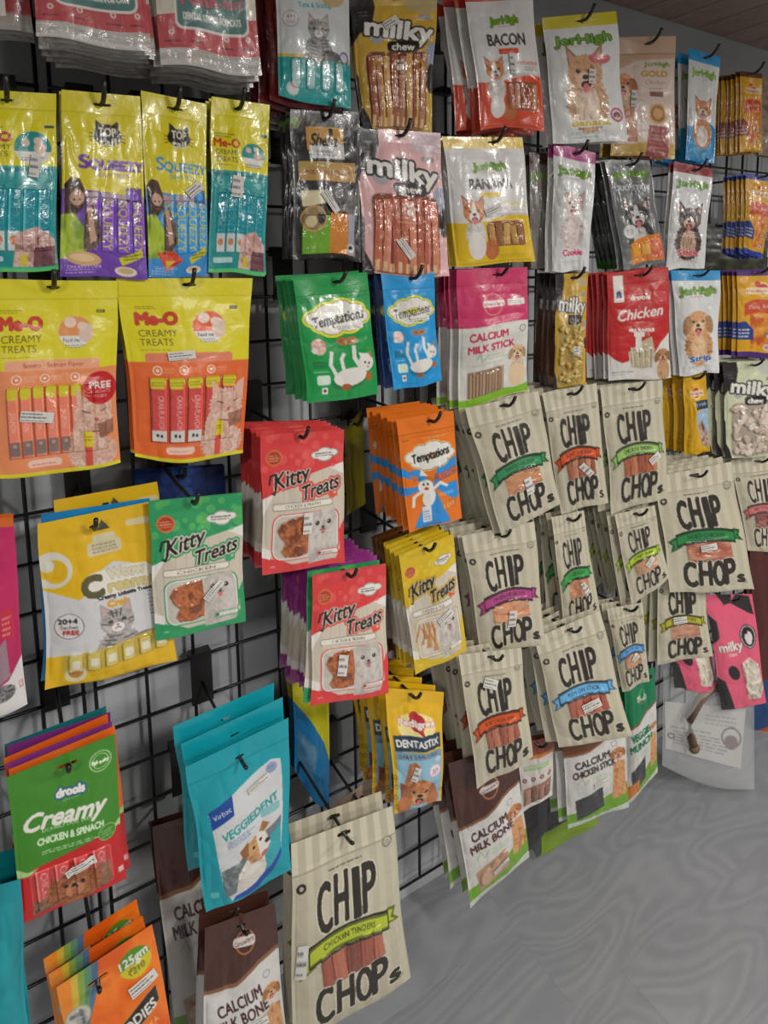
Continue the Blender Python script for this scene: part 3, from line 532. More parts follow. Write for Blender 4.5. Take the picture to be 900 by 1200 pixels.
def d_jer_gold(A):
    A.fill((196, 160, 132)); A.header = 14; A.rect(0, 14, 100, 14.8, (150, 120, 90)); A.poly([(0, 30), (40, 20), (100, 18), (100, 100), (0, 100)], (216, 196, 184)); A.poly(wave(88, 1.5), (196, 160, 70))
    A.text('JerHigh', 70, 23, 3.6, (120, 150, 60), w=40, bold=.5); A.text('GOLD', 66, 31, 5, (190, 146, 60), w=42, bold=.6, out=(120, 84, 40), outw=.3); A.text('Chicken', 68, 38, 3.6, (176, 140, 140), w=34); A.fine(56, 42, 82, 44, 1, (160, 130, 130)); A.rect(58, 46, 80, 50, (120, 70, 60)); A.fine(60, 47.2, 78, 49, 1, (220, 190, 170))
    A.dog(18, 40, 17, (206, 130, 78), (222, 180, 140)); A.ell(70, 64, 15, (206, 170, 90)); A.ell(70, 64, 12, (170, 100, 60)); A.ell(70, 64, 8, (206, 160, 100)); A.poly([(56, 74), (88, 74), (90, 100), (52, 100)], (150, 70, 64)); A.fine(58, 76, 86, 96, 6, (206, 150, 130)); A.mottle([(4, 60), (34, 60), (40, 88), (0, 88)], [(196, 130, 90), (160, 96, 60)], 4, 4)
    A.hole = (56, 6, 14, 1.6)
def d_pedi(A, hdr=(92, 52, 34), low=None, spot=(150, 60, 40)):
    A.fill((222, 164, 22)); A.header = 7; A.rect(0, 0, 100, 7, hdr); A.rect(0, 93 if low else 97, 100, 100, low or (196, 140, 20))
    A.ell(62, 22, 17, (240, 206, 110)); A.ell(62, 22, 13, (200, 50, 48)); A.ell(50, 16, 7, (200, 50, 48)); A.rrect(20, 20, 94, 27, 3, (234, 214, 170)); A.text('Pedigree', 56, 23.6, 3.4, (190, 44, 44), w=66, bold=.5)
    A.poly(bow(16, 94, 33, 15, 5), (206, 76, 40)); A.text('Tasty Bites', 56, 41, 4, W_, w=62, rot=-4, bold=.5)
    A.mottle([(30, 50), (96, 48), (96, 84), (34, 90)], [(214, 120, 40), (232, 160, 60), (196, 90, 30)], 3, 4); A.poly([(0, 60), (18, 58), (40, 68), (40, 80), (0, 79)], (46, 66, 140) if low and low[2] > 100 else spot); A.fine(4, 65, 34, 77, 3, W_, .85)
    A.dog(80, 72, 12, (206, 140, 80), body=False); A.ell(74, 87, 8, W_); A.ell(74, 87, 5, (190, 140, 150)); A.hole = (50, 3, 18, 1.4)
def d_calc_pink(A):
    P = (206, 48, 100); A.fill((216, 214, 206)); A.header = 12; A.rect(0, 0, 100, 43, P); A.poly(wave(42, .8), (216, 214, 206)); A.rect(0, 12, 100, 12.8, (176, 34, 80))
    A.mottle([(0, 43), (100, 43), (100, 88), (0, 88)], [(206, 204, 196), (222, 220, 212)], 9, 9)
    A.ell(49, 27, 14, (224, 150, 120), 15); A.ell(49, 27, 12.6, P, 13.4); A.rrect(34, 24, 66, 29, 4, W_); A.text('Gnawlers', 50, 26.6, 2.6, (190, 40, 80), w=28)
    A.rect(70, 24, 95, 29, W_); A.fine(72, 25, 93, 28, 2, (60, 60, 60)); A.text('CALCIUM', 42, 49.5, 5.6, (190, 36, 70), w=54, rot=-1, bold=.9); A.text('MILK STICK', 46, 58, 5.2, (190, 36, 70), w=66, rot=-1, bold=.9); A.ell(91, 47.5, 5, (110, 110, 104)); A.ell(91, 47.5, 4, (206, 204, 196))
    A.line([(24, 66), (30, 62), (32, 68), (40, 64)], 1, (130, 170, 110)); A.fine(40, 63, 70, 67, 2, (140, 170, 120)); A.fine(18, 69, 66, 70.4, 1, (150, 150, 140))
    A.poly(wave(92, 1.6, .8, k=1.4), (130, 186, 44)); A.rect(0, 98.6, 100, 100, (200, 214, 140)); A.rect(13, 74, 64, 93, (150, 120, 96), seg=1); A.sticks(14, 74.4, 63, 93, 11, ((176, 146, 118), (160, 130, 104)), 0, .003, seg=1)
    A.dog(84, 66, 10.5, (214, 176, 130), (226, 206, 178), seed=4); A.ell(84, 84, 13, (224, 198, 160), 17); A.hole = (57, 5, 14, 1.6)
def d_chicken(A, c=(190, 30, 30)):
    A.fill(c); A.header = 13; A.rect(0, 11, 100, 11.7, (150, 20, 20)); A.rect(10, 4, 26, 28, W_); A.ell(18, 20, 4, (60, 90, 130)); A.rect(14, 21, 22, 24, (60, 90, 130)); A.text('drools', 52, 24.5, 4.4, W_, w=30, bold=1); A.fine(12, 17, 90, 18, 1, (226, 150, 140))
    A.text('Chicken', 52, 38.5, 9.5, W_, w=72, rot=-5, shear=.3, bold=.9); A.fine(44, 45, 62, 48, 1, W_); A.text('MILK FLAVOUR', 54, 54, 3.2, W_, w=40, bold=.5); A.text('TREATS', 54, 58, 3, W_, w=24, bold=.3)
    A.poly([(0, 82), (0, 74), (10, 80), (22, 84), (34, 82), (46, 88), (70, 78), (84, 66), (100, 58), (100, 100), (0, 100)], (216, 212, 206))
    A.poly([(32, 74), (46, 68), (60, 62), (70, 60), (74, 72), (70, 84), (54, 90), (40, 88), (33, 82)], (190, 176, 146), seg=1); A.clip = None; A.sticks(36, 70, 70, 88, 8, ((196, 184, 156), (170, 158, 130)), 3, .002, seg=1); A.rrect(44, 58, 54, 74, 3, (226, 222, 214)); A.rect(42, 56, 58, 60, (226, 222, 214))
    A.dog(87, 78, 11, (176, 124, 80), (206, 160, 116), seed=2); A.fine(6, 91, 40, 95, 2, (110, 110, 110)); A.hole = (52, 4.5, 16, 1.8)
def d_sheba(A):
    A.fill((34, 31, 30)); A.header = 12; A.mottle([(0, 0), (100, 0), (100, 15), (0, 15)], [(34, 30, 30), (70, 66, 66), (40, 36, 36)], 4, 6); A.ell(6, 9, 8, (110, 140, 60)); A.rect(1, 9, 5, 100, (70, 68, 72))
    A.rect(22, 11, 76, 27, (196, 146, 66)); A.rect(26, 22, 76, 32, (206, 206, 204)); A.text('Sheba', 48, 19.4, 8.5, K_, w=40, shear=.3, bold=.7); A.poly([(54, 12), (60, 12), (60, 17), (54, 16)], K_); A.fine(34, 26, 66, 30.5, 2, (90, 80, 80)); A.rect(8, 34, 92, 47, (186, 140, 70)); A.text('MELTY SELECTION', 50, 41, 2.8, (70, 50, 26), w=66, bold=.2); A.rect(8, 35.5, 60, 37, (150, 160, 80))
    A.mottle([(10, 53), (44, 53), (46, 62), (12, 64)], [(206, 196, 150), (226, 216, 180)], 3, 3); A.mottle([(52, 50), (80, 47), (96, 60), (94, 74), (58, 70)], [(70, 66, 66), (110, 104, 104), (50, 46, 46)], 6, 6)
    A.rect(12, 70, 52, 96, (110, 166, 40), seg=1, h=.004); A.rect(52, 68, 80, 96, (206, 130, 46), seg=1, h=.004); A.rect(80, 68, 90, 96, (160, 156, 170)); A.ell(28, 72, 18, (206, 160, 90)); A.ell(28, 72, 16, (150, 120, 80)); A.ell(24, 74, 8, (214, 196, 150)); A.ell(38, 72, 6, (50, 44, 44), 8); A.ell(84, 91, 6, (210, 210, 206)); A.ell(84, 91, 3, K_); A.hole = (50, 5, 12, 1.6)
def d_denta(A, narrow=False):
    A.fill((218, 168, 24)); A.header = 11; S = 1
    if narrow:
        A.ell(52, 24, 26, (240, 206, 110)); A.ell(52, 23, 19, (196, 46, 50), 21); A.rrect(26, 20, 86, 27, 3, (226, 200, 170)); A.text('Pedigree', 56, 23.6, 3.2, (180, 40, 40), w=54); A.rect(44, 33, 98, 44, (28, 60, 92)); A.text('DENTASTIX', 71, 38, 3.4, W_, w=48, bold=.4)
        A.poly([(44, 46), (98, 44), (98, 92), (74, 92), (54, 74), (44, 60)], (150, 180, 206)); A.mottle([(48, 62), (66, 56), (96, 80), (96, 92), (72, 90)], [(150, 100, 80), (206, 180, 160), (120, 80, 60)], 5, 4)
        for y in (76, 82, 88): A.ell(22, y, 6, (120, 92, 20)); A.ell(22, y, 4.6, (218, 168, 24))
    else:
        A.fill((222, 176, 26)); A.ell(52, 30, 34, (240, 220, 150), 26); A.ell(52, 26, 14, (176, 40, 46), 15); A.ell(46, 21, 8, (176, 40, 46)); A.poly([(50, 32), (66, 38), (60, 30)], (176, 40, 46)); A.text('Pedigree', 52, 26.4, 5.2, W_, w=64, bold=.7, out=(196, 90, 90), outw=.7)
        A.poly([(8, 54), (96, 50), (96, 100), (8, 100)], (138, 184, 206)); A.poly([(8, 37), (94, 35), (94, 47), (8, 49)], (36, 58, 80)); A.text('DENTASTIX', 51, 42, 5.6, W_, w=78, rot=-2, bold=.7); A.rect(8, 49, 94, 55, (120, 150, 168)); A.text('DAILY ORAL CARE', 50, 52, 3, (44, 58, 76), w=72, rot=-1, bold=.2)
        A.poly([(16, 84), (30, 58), (42, 56), (50, 60), (32, 88), (20, 92)], (170, 110, 74)); A.poly([(24, 84), (36, 60), (43, 60), (30, 86)], (206, 150, 106)); A.poly([(12, 74), (34, 78), (30, 92), (14, 90)], (130, 74, 56))
        A.ell(80, 67, 14, (210, 160, 180)); A.ell(80, 67, 11.6, (222, 222, 224)); A.text('TRIPLE', 80, 66, 2, (180, 60, 90), w=14); A.text('ACTION', 80, 68.4, 2, (180, 60, 90), w=14); A.ell(87, 57, 6, (190, 200, 214)); A.fine(66, 75, 88, 80, 3, (80, 120, 150))
        A.dog(50, 84, 27, (196, 126, 76), (214, 160, 110), seed=8, body=False); A.ell(20, 94, 14, (190, 118, 70), 18); A.ell(78, 94, 14, (190, 118, 70), 18)
        for x, y in ((4, 70), (5, 78), (4, 86), (6, 94), (96, 88)): A.ell(x, y, 4, (130, 100, 20)); A.ell(x, y, 2.8, (222, 176, 26))
    A.hole = (42, 4, 12, 1.6)
def d_meow(A):
    Y = (222, 178, 24); A.fill((206, 206, 206)); A.header = 9; A.poly([(0, 0), (100, 0), (100, 38), (80, 34), (60, 30), (48, 34), (38, 44), (28, 48), (0, 40)], Y); A.ell(9, 29, 17, (214, 210, 196), 17); A.ell(12, 30, 10, Y, 11); A.poly([(0, 33), (0, 27), (14, 30), (10, 36)], Y); A.ell(6, 26, 6, (214, 210, 196))
    for (x0, y0, x1, y1) in ((40, 17, 70, 25), (45, 13, 66, 19)): A.rrect(x0, y0, x1, y1, 3, (206, 196, 160))
    A.poly([(48, 11), (55, 5), (62, 11)], (80, 76, 60)); A.fine(44, 17.5, 68, 23.5, 3, (120, 110, 80)); A.rrect(76, 8, 98, 12, 3, (214, 204, 160))
    A.rrect(34, 34, 94, 50, 10, (226, 222, 210)); A.text('C', 40, 41.5, 12, (96, 92, 58), w=16, bold=2.4); A.text('Wcow', 70, 36.5, 6, (214, 206, 180), w=32, bold=.8, out=(150, 140, 110), outw=.5); A.text('reamy', 72, 43.5, 6.2, (206, 190, 130), w=38, bold=.8, out=(140, 126, 80), outw=.5); A.text('Creamy Lickable Treats', 66, 49, 2.1, (50, 48, 60), w=46, bold=.3); A.text('Crab', 59, 53, 3.6, (214, 160, 50), w=18, bold=.8)
    A.ell(18, 63, 11.6, (90, 84, 80)); A.ell(18, 63, 11, (214, 212, 210)); A.text('20+4', 17, 60, 3, (50, 48, 50), w=15, bold=.6); A.text('Sachet', 18, 63.4, 2.2, (60, 60, 60), w=14); A.text('FREE', 19, 66.6, 2.6, (170, 50, 50), w=12, bold=.4)
    A.cat(56, 64, 14, (168, 162, 158), (84, 80, 80), seed=3); A.ell(78, 78, 12, (120, 112, 108), 6); A.fine(84, 50, 88, 66, 7, (90, 90, 100)); A.rrect(91, 49, 98, 68, 2, (190, 170, 170)); A.ell(99, 74, 9, (60, 60, 120)); A.ell(99, 74, 7, (200, 200, 214))
    A.poly([(0, 81), (50, 79), (100, 76), (100, 100), (0, 100)], Y); A.poly([(12, 81), (94, 74), (94, 88), (12, 91)], (196, 172, 70), seg=1)
    for k in range(6): x = 17 + k * 13.5; A.rrect(x, 80 - k * .7, x + 9.5, 91 - k * .7, 2, (210, 190, 100), h=.006, seg=A.piece('sachet')); A.rrect(x + 2, 83 - k * .7, x + 8, 88 - k * .7, 1.5, (226, 220, 200))
    A.ell(22, 93, 8, (214, 206, 170)); A.ell(22, 92, 5, (190, 130, 50)); A.hole = (48, 8, 9, 2)
def d_creamy(A, c=(62, 132, 34), txt='CHICKEN & SPINACH'):
    A.fill(c); A.header = 9; A.poly([(0, 68), (10, 68), (14, 66), (80, 60), (92, 62), (100, 58), (100, 100), (0, 100)], (190, 30, 30)); A.poly([(0, 63), (10, 67), (20, 66), (10, 69.6), (0, 69.6)], (170, 206, 130)); A.poly([(90, 60), (100, 55), (100, 60)], (170, 206, 130))
    A.ell(84, 13.5, 11, (180, 214, 160)); A.ell(84, 13.5, 10, c); A.ell(84, 13.5, 8, (180, 214, 160)); A.ell(84, 13.5, 7.2, c); A.text('high quality', 84, 13.5, 2.2, (220, 236, 206), w=17, bold=.3, rot=4)
    A.text('drools', 54, 24, 5.2, W_, w=26, rot=4, bold=1.2, out=(40, 90, 130), outw=1.4); A.line([(46, 29), (62, 29)], .8, (120, 190, 110))
    A.text('Creamy', 49, 37.5, 11, W_, w=76, rot=5, shear=.4, bold=1.1); A.text('LICKABLE DOG TREATS', 52, 44.4, 2.2, (200, 226, 190), w=52, rot=4); A.text(txt, 52, 51, 4.4, (210, 230, 196), w=62, rot=4, bold=.4); A.fine(24, 55.5, 78, 58.4, 2, (190, 220, 180), .8, 4)
    A.ell(86, 60, 9, (150, 196, 120)); A.ell(86, 60, 8.2, c); A.fine(80, 57, 92, 63, 3, (190, 220, 170)); A.rrect(11, 68, 88, 96, 5, (214, 80, 76)); A.rrect(12.4, 69, 86.6, 95, 4, (190, 50, 50), seg=1)
    for k in range(4): x = 16 + k * 18; A.rect(x, 69, x + 13, 95, (206, 70, 70), h=.005, seg=A.piece('sachet')); A.rect(x, 68, x + 2, 95, (226, 130, 126)); A.text('CHICKEN', x + 8, 80, 5.4, (224, 160, 156), rot=90, squash=.7)
    A.mottle([(10, 97), (12, 88), (24, 86), (34, 97)], [(110, 70, 50), (150, 104, 80), (84, 54, 40)], 5, 5); A.mottle([(68, 82), (76, 76), (86, 80), (86, 94), (66, 96)], [(130, 84, 60), (160, 110, 80)], 5, 5)
    for e in (A.furry(50, 84, 19, 17, amp=.12), A.furry(50, 93, 22, 11, amp=.1), A.furry(31, 86, 7, 13), A.furry(69, 86, 7, 13)): A.unseg(e); A.fur(e, (156, 94, 56), 24, 3); A.ell(50, 88.5, 9, (186, 128, 88), 8); A.ell(42, 84, 2.2, K_); A.ell(58, 84, 2.2, K_); A.ell(50, 87, 3.2, K_, 2.4); A.ell(50, 91, 3, (190, 90, 90), 2.6); A.rect(93, 89, 98, 92.6, (226, 180, 176)); A.hole = (54, 7.5, 20, 2.4)
def d_veg(A):
    T = (14, 152, 166); A.fill(T); A.header = 12; A.rect(0, 12, 100, 12.6, (10, 120, 134)); A.poly([(13, 36), (14, 34), (80, 20), (90, 22), (92, 62), (90, 82), (74, 94), (30, 98), (24, 90)], (204, 206, 206)); A.poly([(13, 34), (38, 29), (38, 41), (15, 46)], (26, 70, 150)); A.text('Virbac', 26, 37.6, 3.6, W_, w=19, rot=-13)
    A.ell(80, 25, 6, (150, 160, 190)); A.fine(76, 23, 85, 28, 3, (80, 96, 150)); A.text('VEGGIEDENT', 55, 48.5, 5.6, (40, 150, 150), w=62, rot=-13, bold=.8); A.rrect(66, 48, 88, 53, 3, (130, 180, 182)); A.fine(30, 56, 60, 61, 4, (60, 90, 150), .7, -12)
    A.poly([(22, 74), (40, 72), (64, 64), (90, 58), (90, 80), (78, 88), (24, 94)], (110, 120, 124), seg=1); A.mottle([(22, 74), (40, 72), (52, 68), (46, 84), (24, 88)], [(96, 104, 106), (140, 148, 148)], 5, 5, h=.003)
    A.poly([(66, 72), (90, 62), (90, 82), (74, 92), (60, 94)], (40, 160, 170)); A.poly([(34, 98), (40, 80), (52, 72), (70, 76), (72, 86), (66, 95)], (216, 210, 200)); A.fur([(46, 66), (62, 60), (72, 66), (76, 74), (66, 80), (54, 78)], (200, 150, 96), 20, 2); A.poly([(60, 60), (70, 60), (78, 72), (66, 78)], (222, 216, 206)); A.fur([(42, 66), (52, 62), (52, 72), (46, 72)], (150, 96, 52), 16); A.fur([(64, 60), (68, 55), (76, 58), (70, 62)], (170, 112, 64), 16); A.ell(58, 68, 1.8, K_); A.ell(66, 65.5, 1.8, K_); A.ell(74, 69, 3, K_); A.ell(70, 76, 4, (190, 90, 96), 3, -20)
    A.poly([(30, 98), (34, 95.6), (60, 93), (76, 88), (90, 80), (90, 84), (78, 93), (60, 98)], (30, 76, 160)); A.rrect(8, 88, 17, 92, 2, (90, 190, 196)); A.hole = (50, 9, 9, 1.6)
def d_bone(A, brown=(74, 42, 34), green=True, l1='CALCIUM', l2='MILK BONE', box=False, rot=-6, top=38, txc=(66, 28, 30)):
    A.fill((206, 204, 198)); A.header = 10; A.poly([(0, 0), (100, 0), (100, top - 6), (70, top - 3), (40, top + 4), (0, top + 6)], brown); A.poly([(0, top + 6), (40, top + 4), (70, top - 3), (100, top - 6), (100, top - 4), (70, top - 1), (40, top + 6), (0, top + 8)], (150, 100, 60))
    A.ell(54, top - 13, 13, (176, 112, 60), 15, 10); A.ell(54, top - 13, 11, brown, 13, 10); A.rrect(38, top - 15.6, 68, top - 11, 5, (206, 196, 190)); A.text('Gnawlers', 53, top - 13.4, 2.4, brown, w=26, rot=-8)
    A.mottle([(0, top + 8), (100, top), (100, 78), (0, 84)], [(200, 198, 192), (212, 210, 204)], 8, 8); A.poly([(0, top + 6), (40, top + 4), (70, top - 3), (100, top - 6), (100, top - 4), (70, top - 1), (40, top + 6), (0, top + 8)], (130, 90, 60))
    A.text(l1, 44, top + 14, 6, txc, w=56, rot=rot, bold=1.1); A.text(l2, 46, top + 22, 6, txc, w=68, rot=rot, bold=1.1); A.ell(80, top + 5, 5, (140, 140, 150)); A.ell(80, top + 5, 4, (206, 204, 198))
    A.line([(18, top + 32), (26, top + 27), (30, top + 33), (38, top + 29)], 1, (130, 170, 110)); A.fine(42, top + 28, 72, top + 33, 3, (140, 180, 130)); A.poly([(0, 88), (40, 86), (70, 80), (100, 74), (100, 94), (0, 100)], (110, 160, 44)); A.rect(0, 96, 100, 100, (190, 196, 186))
    if box: A.poly([(14, 76), (58, 70), (60, 90), (16, 95)], (58, 58, 60), seg=1)
    else: A.poly([(14, 80), (62, 74), (66, 90), (20, 95)], (176, 140, 112), seg=1); A.clip = None; A.ell(30, 86, 10, (200, 164, 134), 12, 20, h=.005, seg=1); A.ell(46, 83, 10, (190, 152, 122), 11, 0, h=.005, seg=1); A.ell(58, 80, 8, (176, 136, 106), 9, h=.004, seg=1)
    A.dog(85, top + 14, 10, (196, 134, 84), (214, 170, 128), seed=4, body=False); A.fur([(74, 86), (76, top + 24), (84, top + 20), (96, top + 22), (98, 84)], (200, 146, 98), 20, 2); A.hole = (50, 5, 14, 1.6)
def d_vegpack(A): d_bone(A, (16, 120, 78), l1='VEGGIE', l2='MUNCH', box=True, top=36, txc=(16, 110, 70)); A.ell(56, 20, 8, (120, 190, 110), 14, 10); A.ell(56, 20, 6, (16, 120, 78), 12, 10); A.rect(0, 86, 40, 96, (196, 120, 50))
def d_icons(A):
    A.fill((206, 200, 192)); A.header = 10; A.poly(wave(0, 0, bot=24), (130, 62, 36)); A.rect(0, 22, 100, 26, (196, 120, 60)); A.fine(14, 38, 80, 41, 1, (110, 160, 90)); A.rrect(12, 34, 86, 42, 4, (130, 170, 110), a=.5)
    for x in (12, 36, 60, 84): A.ell(x, 54, 6, (110, 44, 54)); A.ell(x, 54, 3, (200, 170, 170))
    A.poly([(8, 66), (90, 62), (90, 88), (8, 92)], (150, 110, 90), seg=1); A.sticks(10, 66, 88, 90, 4, ((170, 130, 110), (130, 96, 80)), 3, .004, seg=1); A.rect(0, 94, 100, 100, (216, 212, 206)); A.hole = (50, 5, 14, 1.6)
def d_wood(A, side=True):
    O = (228, 108, 24); A.fill(O); A.header = 10
    A.mottle([(0, 0), (100, 0), (100, 100), (0, 100)], [(226, 100, 20), (236, 124, 34), (220, 92, 20)], 3, 3)
    if side:
        for k, c in enumerate(((84, 110, 140), (90, 140, 110), (130, 160, 70), (206, 176, 60), (230, 136, 44))): A.poly([(0, 0), (42 - k * 7, 0), (38 - k * 6.5, 14), (24 - k * 4, 30), (8, 44), (0, 52)], c)
        A.ell(14, 24, 13, (150, 160, 120)); A.ell(14, 24, 11.6, (190, 186, 176)); A.mottle(A.ellpts(14, 25, 9, 11), [(90, 96, 100), (160, 156, 150), (206, 200, 190)], 4, 4)
    A.ell(76, 14.5, 17, (206, 190, 40)); A.poly(A.ellpts(76, 14.5, 17, 17, -12, 20, 180, 360), (84, 140, 40)); A.text('125gm', 75, 11.5, 5, W_, w=30, rot=-8, bold=.6); A.text('₹210', 76, 18, 4.2, (90, 96, 30), w=18, rot=-8, bold=.3)
    A.poly([(30, 50), (40, 47), (82, 34), (92, 32), (93, 42), (60, 54), (34, 61)], (200, 130, 60)); A.poly([(31, 51), (41, 47.6), (82, 34.6), (91, 33), (92, 41.4), (60, 53), (35, 60)], (46, 38, 34)); A.text('OODIES', 66, 45.2, 6, W_, w=46, rot=-17, bold=.6)
    A.text('CHIKEN TIKKA', 66, 57, 5, (246, 176, 110), w=48, rot=-22, bold=.2); A.ell(50, 78, 34, (196, 90, 30), 22); A.mottle(A.ellpts(50, 78, 30, 19), [(150, 80, 40), (190, 120, 60), (120, 56, 30)], 4, 5, h=.003); A.hole = (38, 11, 22, 2.2)
def d_plain(A, c=(14, 140, 150), low=None, dots=None, word=None, wc=W_, header=10, dlow=84):
    A.fill(c); A.header = header; A.mottle([(0, 0), (100, 0), (100, 100), (0, 100)], [tuple(np.array(c) * .93), c, tuple(np.minimum(255, np.array(c) * 1.06))], 4, 3)
    if dots:
        rs = np.random.RandomState(3)
        for k in range(60): A.ell(rs.rand() * 100, rs.rand() * 100, 2 + rs.rand() * 5, dots, a=.7)
    if low: A.poly([(0, dlow + 8), (60, dlow), (100, dlow - 14), (100, 100), (0, 100)], low)
    if word: A.text(word, 50, 40, 8, wc, w=70, bold=1)
    A.hole = (50, 5, 14, 1.8)
def d_magenta(A):
    d_plain(A, (186, 36, 92)); A.rect(0, 0, 100, 5, (206, 100, 30)); A.poly([(0, 96), (84, 82), (100, 72), (100, 100), (0, 100)], (214, 210, 208)); A.rect(80, 46, 92, 60, (196, 40, 50)); A.fine(81, 48, 91, 59, 4, (226, 190, 190)); A.poly([(60, 70), (84, 60), (86, 80), (60, 86)], (150, 120, 130), seg=1); A.mottle(A.ellpts(76, 88, 14, 12), [(90, 88, 88), (150, 146, 146), (60, 58, 58)], 6, 6); A.rect(94, 85, 98, 89, (196, 120, 120)); A.rect(95, 85.6, 97, 88.4, (214, 206, 206))
def d_cow(A):
    P = (222, 92, 120); A.fill(P); A.header = 8
    for pts in ([(24, 0), (56, 0), (52, 8), (38, 9)], [(52, 8), (64, 0), (92, 2), (96, 18), (84, 16)], [(0, 16), (14, 22), (14, 36), (0, 42)], [(0, 70), (16, 74), (30, 100), (0, 100)]): A.poly(pts, (40, 34, 36))
    A.ell(36, 66, 12, (40, 34, 36), 17, -20); A.ell(76, 36, 18, (40, 34, 36), 26); A.ell(76, 36, 16, (206, 190, 190), 24); A.ell(76, 36, 14, (40, 34, 36), 22); A.poly(A.ellpts(76, 37, 8, 15), (220, 212, 208)); A.ell(70, 32, 5, K_); A.ell(84, 40, 3, K_)
    A.text('milky', 36, 43, 8.5, W_, w=50, rot=-4, bold=1.8, out=(150, 60, 80), outw=.8); A.text('chew', 38, 50, 3.6, W_, w=20, rot=-4, bold=.6)
    A.mottle([(54, 58), (72, 54), (92, 62), (98, 84), (88, 94), (62, 92), (58, 72)], [(206, 196, 176), (228, 220, 204), (176, 160, 140)], 8, 8, h=.005); A.hole = (50, 4, 12, 1.8)
def d_blueyellow(A):
    A.fill((36, 120, 176)); A.header = 10; A.rect(0, 0, 100, 36, (214, 206, 30)); A.poly([(0, 36), (40, 46), (80, 58), (100, 70), (100, 36)], (206, 200, 34)); A.text('Me-O', 60, 22, 6, (196, 50, 36), w=60, bold=1.4); A.mottle([(10, 60), (60, 64), (50, 90), (10, 84)], [(60, 110, 150), (100, 150, 180)], 4, 4); A.hole = (50, 4, 12, 1.8)

# ------------------------------------------------------------------ room: wall, floor of vinyl planks, plank ceiling
def wood_mat(name, c1, c2, c3, scale, stretch, rough, dist, coat=0.0, mixw=.3):
    m = bpy.data.materials.new(name); m.use_nodes = True; nt = m.node_tree; b = nt.nodes['Principled BSDF']
    tc = nt.nodes.new('ShaderNodeTexCoord'); oi = nt.nodes.new('ShaderNodeObjectInfo'); mp = nt.nodes.new('ShaderNodeMapping'); mp.inputs['Scale'].default_value = stretch
    ad = nt.nodes.new('ShaderNodeVectorMath'); ad.operation = 'ADD'; ml = nt.nodes.new('ShaderNodeVectorMath'); ml.operation = 'SCALE'; ml.inputs['Scale'].default_value = 17.0
    cb = nt.nodes.new('ShaderNodeCombineXYZ'); nt.links.new(oi.outputs['Random'], cb.inputs[0]); nt.links.new(oi.outputs['Random'], cb.inputs[1]); nt.links.new(cb.outputs[0], ml.inputs[0])
    nt.links.new(tc.outputs['Object'], mp.inputs['Vector']); nt.links.new(mp.outputs[0], ad.inputs[0]); nt.links.new(ml.outputs[0], ad.inputs[1])
    n1 = nt.nodes.new('ShaderNodeTexNoise'); n1.inputs['Scale'].default_value = scale; n1.inputs['Detail'].default_value = 2; n1.inputs['Distortion'].default_value = dist
    n3 = nt.nodes.new('ShaderNodeTexNoise'); n3.inputs['Scale'].default_value = scale * 1.0; n3.inputs['Detail'].default_value = 1.5; n3.inputs['Distortion'].default_value = .5
    mu = nt.nodes.new('ShaderNodeMath'); mu.operation = 'MULTIPLY'; mu.inputs[1].default_value = 95.0; nt.links.new(n3.outputs['Fac'], mu.inputs[0])
    sn = nt.nodes.new('ShaderNodeMath'); sn.operation = 'SINE'; nt.links.new(mu.outputs[0], sn.inputs[0])
    wv = nt.nodes.new('ShaderNodeMath'); wv.operation = 'MULTIPLY_ADD'; wv.inputs[1].default_value = .5; wv.inputs[2].default_value = .5; nt.links.new(sn.outputs[0], wv.inputs[0])
    n2 = nt.nodes.new('ShaderNodeTexNoise'); n2.inputs['Scale'].default_value = scale * 9; n2.inputs['Detail'].default_value = 4
    for n in (n1, n3, n2): nt.links.new(ad.outputs[0], n.inputs['Vector'])
    mx = nt.nodes.new('ShaderNodeMix'); mx.data_type = 'FLOAT'; mx.inputs[0].default_value = mixw; nt.links.new(n1.outputs['Fac'], mx.inputs[2]); nt.links.new(wv.outputs[0], mx.inputs[3])
    m2 = nt.nodes.new('ShaderNodeMix'); m2.data_type = 'FLOAT'; m2.inputs[0].default_value = 0.25; nt.links.new(mx.outputs[0], m2.inputs[2]); nt.links.new(n2.outputs['Fac'], m2.inputs[3])
    cr = nt.nodes.new('ShaderNodeValToRGB'); e = cr.color_ramp.elements; e[0].position = .25; e[0].color = (*c1, 1); e[1].position = .75; e[1].color = (*c3, 1); q = e.new(.5); q.color = (*c2, 1)
    nt.links.new(m2.outputs[0], cr.inputs[0]); nt.links.new(cr.outputs[0], b.inputs['Base Color']); b.inputs['Roughness'].default_value = rough; b.inputs['Coat Weight'].default_value = coat; b.inputs['Coat Roughness'].default_value = .25
    bp = nt.nodes.new('ShaderNodeBump'); bp.inputs['Strength'].default_value = .12; bp.inputs['Distance'].default_value = .002; nt.links.new(n2.outputs['Fac'], bp.inputs['Height']); nt.links.new(bp.outputs[0], b.inputs['Normal'])
    return m
M_FLOOR = wood_mat('grey_vinyl_plank', (.225, .232, .248), (.262, .27, .286), (.305, .313, .328), 2.0, (1.0, 3.0, 1), .40, 1.0, .1, .3)
M_CEIL = wood_mat('brown_ceiling_plank', (.27, .19, .145), (.34, .245, .19), (.42, .31, .245), 4.0, (7, .9, 1), .55, .5)
M_WALL = bpy.data.materials.new('painted_plaster'); M_WALL.use_nodes = True
_b = M_WALL.node_tree.nodes['Principled BSDF']; _n = M_WALL.node_tree.nodes.new('ShaderNodeTexNoise'); _n.inputs['Scale'].default_value = 90
_c = M_WALL.node_tree.nodes.new('ShaderNodeValToRGB'); _c.color_ramp.elements[0].color = (.36, .38, .395, 1); _c.color_ramp.elements[1].color = (.43, .45, .465, 1)
